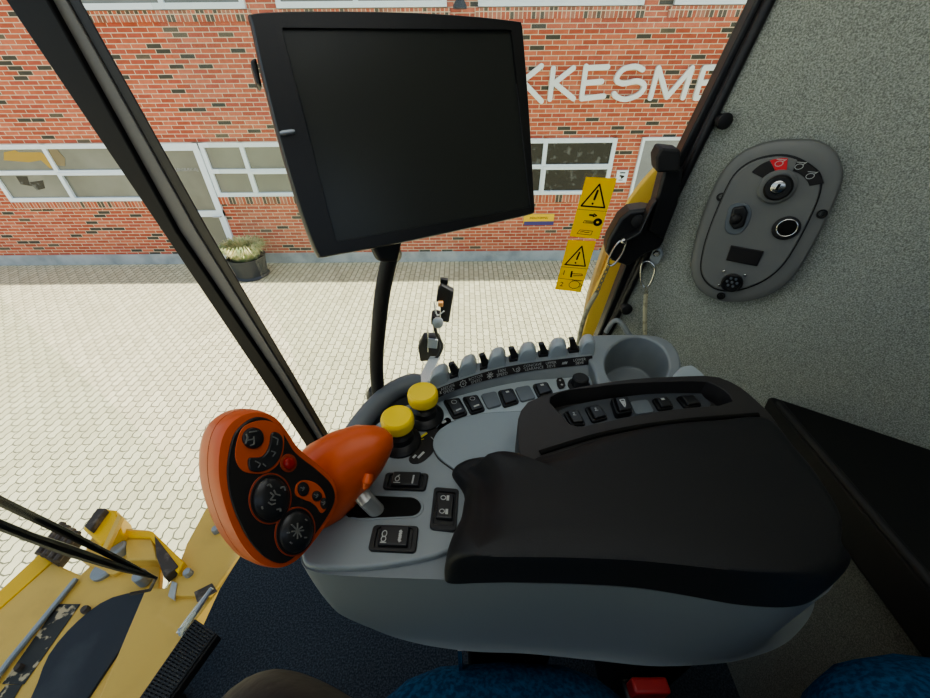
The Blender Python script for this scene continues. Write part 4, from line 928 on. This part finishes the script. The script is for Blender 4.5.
b2 = key('crescent_button', [(330, 138), (350, 132), (372, 150), (376, 190), (362, 240), (330, 276), (290, 293), (250, 292), (236, 270), (238, 240), (262, 236), (292, 232), (315, 205), (325, 170)], .003, 'button', jl); marks(b2, [[(340, 150), (362, 160), (358, 185)], [(335, 210), (352, 215), (340, 232)], [(268, 250), (290, 262), (280, 278)], [(300, 262), (312, 272)]], FO+.0034)
rr_ = key('red_button_ring', ell(403, 259, 34, 38, 14), .001, 'orangeline', jl, bevel=.0004); key('red_button', ell(403, 259, 24, 27, 14), .004, 'redbutton', rr_, crown=.001)
for (cx, cy, rx, ry, rot, nm, lns) in ((328, 405, 80, 98, .12, 'upper', [[(318, 352), (328, 346), (336, 358)], [(296, 438), (300, 448)], [(372, 362), (388, 356), (392, 372)], [(356, 450), (372, 446), (372, 458)], [(330, 380), (345, 392), (330, 410), (352, 412)], [(345, 370), (352, 386), (372, 392)], [(322, 420), (336, 430), (352, 424)]]),
                                      (430, 540, 74, 96, .30, 'lower', [[(442, 505), (442, 535), (425, 560)], [(418, 512), (442, 535), (458, 562)], [(462, 520), (442, 535)], [(418, 540), (468, 535)], [(442, 535), (442, 570)], [(400, 545), (410, 545)], [(412, 584), (420, 590)], [(470, 565), (480, 565)], [(475, 490), (482, 495)]])):
    rg = key('thumb_pad_ring', ell(cx, cy, rx+8, ry+8, 18, rot=rot), .0008, 'orangeline', jl, bevel=.0003)
    key('thumb_pad_gap', ell(cx, cy, rx+2, ry+2, 18, rot=rot), .0012, 'face', rg, bevel=.0003)
    kk = key('thumb_pad', ell(cx+2, cy, rx-6, ry-8, 18, rot=rot), .004, 'button', jl, crown=.002)
    marks(kk, lns, FO+.0068, .0011)
pa_ = key('small_button_patch', [(430, 372), (440, 342), (468, 329), (510, 338), (542, 366), (556, 400), (560, 440), (548, 460), (535, 462), (520, 440), (496, 420), (470, 410), (438, 395)], .0006, 'orange', jl, bevel=.0003)
for cx, cy, rx, ry in ((463, 365, 24, 30), (519, 394, 20, 22), (548, 424, 15, 24)):
    bb = key('small_button', ell(cx, cy, rx, ry, 12), .0022, 'button', jl, crown=.0006); marks(bb, [[(cx-8, cy-6), (cx+6, cy), (cx-2, cy+8)], [(cx+2, cy-8), (cx+8, cy-4)]], FO+.0032, .0008)
# palm rest
pr = [PD(304, 503, .435), PD(320, 487, .43), PD(334, 473, .425), PD(351, 459, .42), (PD(367, 449, .415)), PD(380, 442, .412), PD(388, 438.5, .411), PD(392, 436.5, .411)]
MB().tube(pr, [.039, .0425, .0420, .0365, .029, .0195, .0115, .002], 32).build('palm_rest', 'orange', jl)
MB().tube([PD(365, 488, .393), PD(367, 482, .392), PD(369, 474, .395)], [.003, .0055, .005], 12).build('rest_tab', 'orange', jl)
MB().tube([PD(347, 476, .425), PD(366, 500, .412), PD(379, 513, .432)], [.0092, .0088, .0088], 20).build('shaft', mat('satin_shaft', (.42, .43, .42), .35, metal=.5), jl)

# ================================================================== SEAT, PERSON
st = thing('driver_seat', 'blue fabric seat with cushion and side bolster at the bottom edge', 'seat', V((.2, -.1, CAM.z+ZF)))
def rbox(c, hx, hy, hz_, e=.35, n=28, m_=16):
    mb = MB(); rings = []
    sg_ = lambda v, p: math.copysign(abs(v)**p, v)
    for j in range(1, m_):
        a = -math.pi/2+math.pi*j/m_
        rings.append([V(c)+V((hx*sg_(math.cos(a), e)*sg_(math.cos(b), e), hy*sg_(math.cos(a), e)*sg_(math.sin(b), e), hz_*sg_(math.sin(a), e))) for b in [2*math.pi*k/n for k in range(n)]])
    return mb.loft(rings)
rbox((.045, -.118, CAM.z-.69), .212, .285, .09, .62).build('seat_cushion', 'blue', st)
MB().bx(-.1, .3, -.3, .06, CAM.z+ZF, CAM.z-.74).build('seat_base', 'black', st, bevel=.01)
rbox((.455, -.105, CAM.z-.542), .155, .24, .115, .8).build('backrest', 'blue', st)
bk = PZ(648, 688, -.62)
sb = thing('seat_belt_buckle', 'red and black seat belt buckle between cushion and backrest', 'buckle', bk-V((0, 0, .08)))
MB().box(bk, V((.022, 0, 0)), V((0, .008, 0)), V((0, 0, .014))).build('release_button', 'red', sb, bevel=.003)
MB().box(bk-V((0, 0, .05)), V((.026, 0, 0)), V((0, .012, 0)), V((0, 0, .038))).build('buckle_body', 'black', sb, bevel=.004)
# person: knee, thigh and shin in dark trousers
pe = thing('person', 'seated person in dark trousers with one bent knee at the bottom edge', 'person', V((-.25, .05, CAM.z+ZF)))
kc = PD(280, 738, .46)
hip = kc+V((.42, -.24, .13)); ank = V((kc.x-.10, kc.y+.03, CAM.z+ZF+.10))
leg = MB(); pts = [hip, hip.lerp(kc, .5), hip.lerp(kc, .85)+V((0, 0, .012)), kc+V((-.02, 0, .0)), kc.lerp(ank, .12)+V((-.035, 0, 0)), kc.lerp(ank, .4), ank]
leg.tube(catmull(pts, 6, False), [.080+(.062-.080)*min(1, i/20) if i < 24 else .062-.020*(i-24)/12 for i in range(37)], 28).build('trousers', 'trouser', pe, angle=80)
sm = MB(); a = hip.lerp(kc, .70)
for dx in (0, .016): sm.torus([a+(kc-hip).normalized()*dx+V((0, .001, 0))+(V((0, 0, 1))*math.cos(x)+V((.4, .9, 0)).normalized()*math.sin(x))*.0745 for x in [2*math.pi*k/40 for k in range(40)]], .003, 8)
sm.build('trouser_seam', 'trouser', pe)
sh_ = MB(); fr_ = [(0.06, .040, .05), (.0, .046, .055), (-.06, .05, .045), (-.13, .052, .035), (-.18, .04, .028), (-.20, .015, .015)]
sh_.loft([[V((ank.x+dx, ank.y+math.cos(q)*w, CAM.z+ZF+max(0.002, hh+math.sin(q)*hh))) for q in [2*math.pi*k/20 for k in range(20)]] for dx, w, hh in fr_]).build('shoe', 'black', pe, angle=60)

# ================================================================== LIGHT
w = bpy.data.worlds.new('sky'); bpy.context.scene.world = w; w.use_nodes = True; nt = w.node_tree
bg = nt.nodes['Background']; sky = nt.nodes.new('ShaderNodeTexSky'); sky.sky_type = 'NISHITA'; sky.sun_disc = False
EL = math.radians(54); AZ = math.radians(8.9)
sky.sun_elevation = EL; sky.sun_rotation = math.radians(80); sky.air_density = 1.0; sky.dust_density = 2.0; sky.ozone_density = 1.0
mixn = nt.nodes.new('ShaderNodeMix'); mixn.data_type = 'RGBA'; mixn.inputs[0].default_value = .45; mixn.inputs[7].default_value = (5.3, 5.9, 6.5, 1)
nt.links.new(sky.outputs[0], mixn.inputs[6]); nt.links.new(mixn.outputs[2], bg.inputs[0]); bg.inputs[1].default_value = .155
sd = bpy.data.lights.new('sun', 'SUN'); sd.energy = 5.4; sd.angle = math.radians(.6); sd.color = (1, .95, .86)
so = bpy.data.objects.new('sun', sd); col.objects.link(so)
sdir = V((math.cos(EL)*math.cos(AZ), math.cos(EL)*math.sin(AZ), math.sin(EL)))
so.rotation_euler = sdir.to_track_quat('Z', 'Y').to_euler(); so.location = (0, 0, 12)
vs_ = bpy.context.scene.view_settings; vs_.view_transform = 'AgX'; vs_.look = 'AgX - Medium High Contrast'; vs_.exposure = .5
al = bpy.data.lights.new('interior_fill', 'AREA'); al.shape = 'RECTANGLE'; al.size = 1.1; al.size_y = .8; al.energy = 2.7; al.color = (.95, .98, 1)  # soft area light added under the roof to lift the interior
ao = bpy.data.objects.new('interior_fill', al); col.objects.link(ao); ao.location = (-.1, .15, CAM.z+.53)
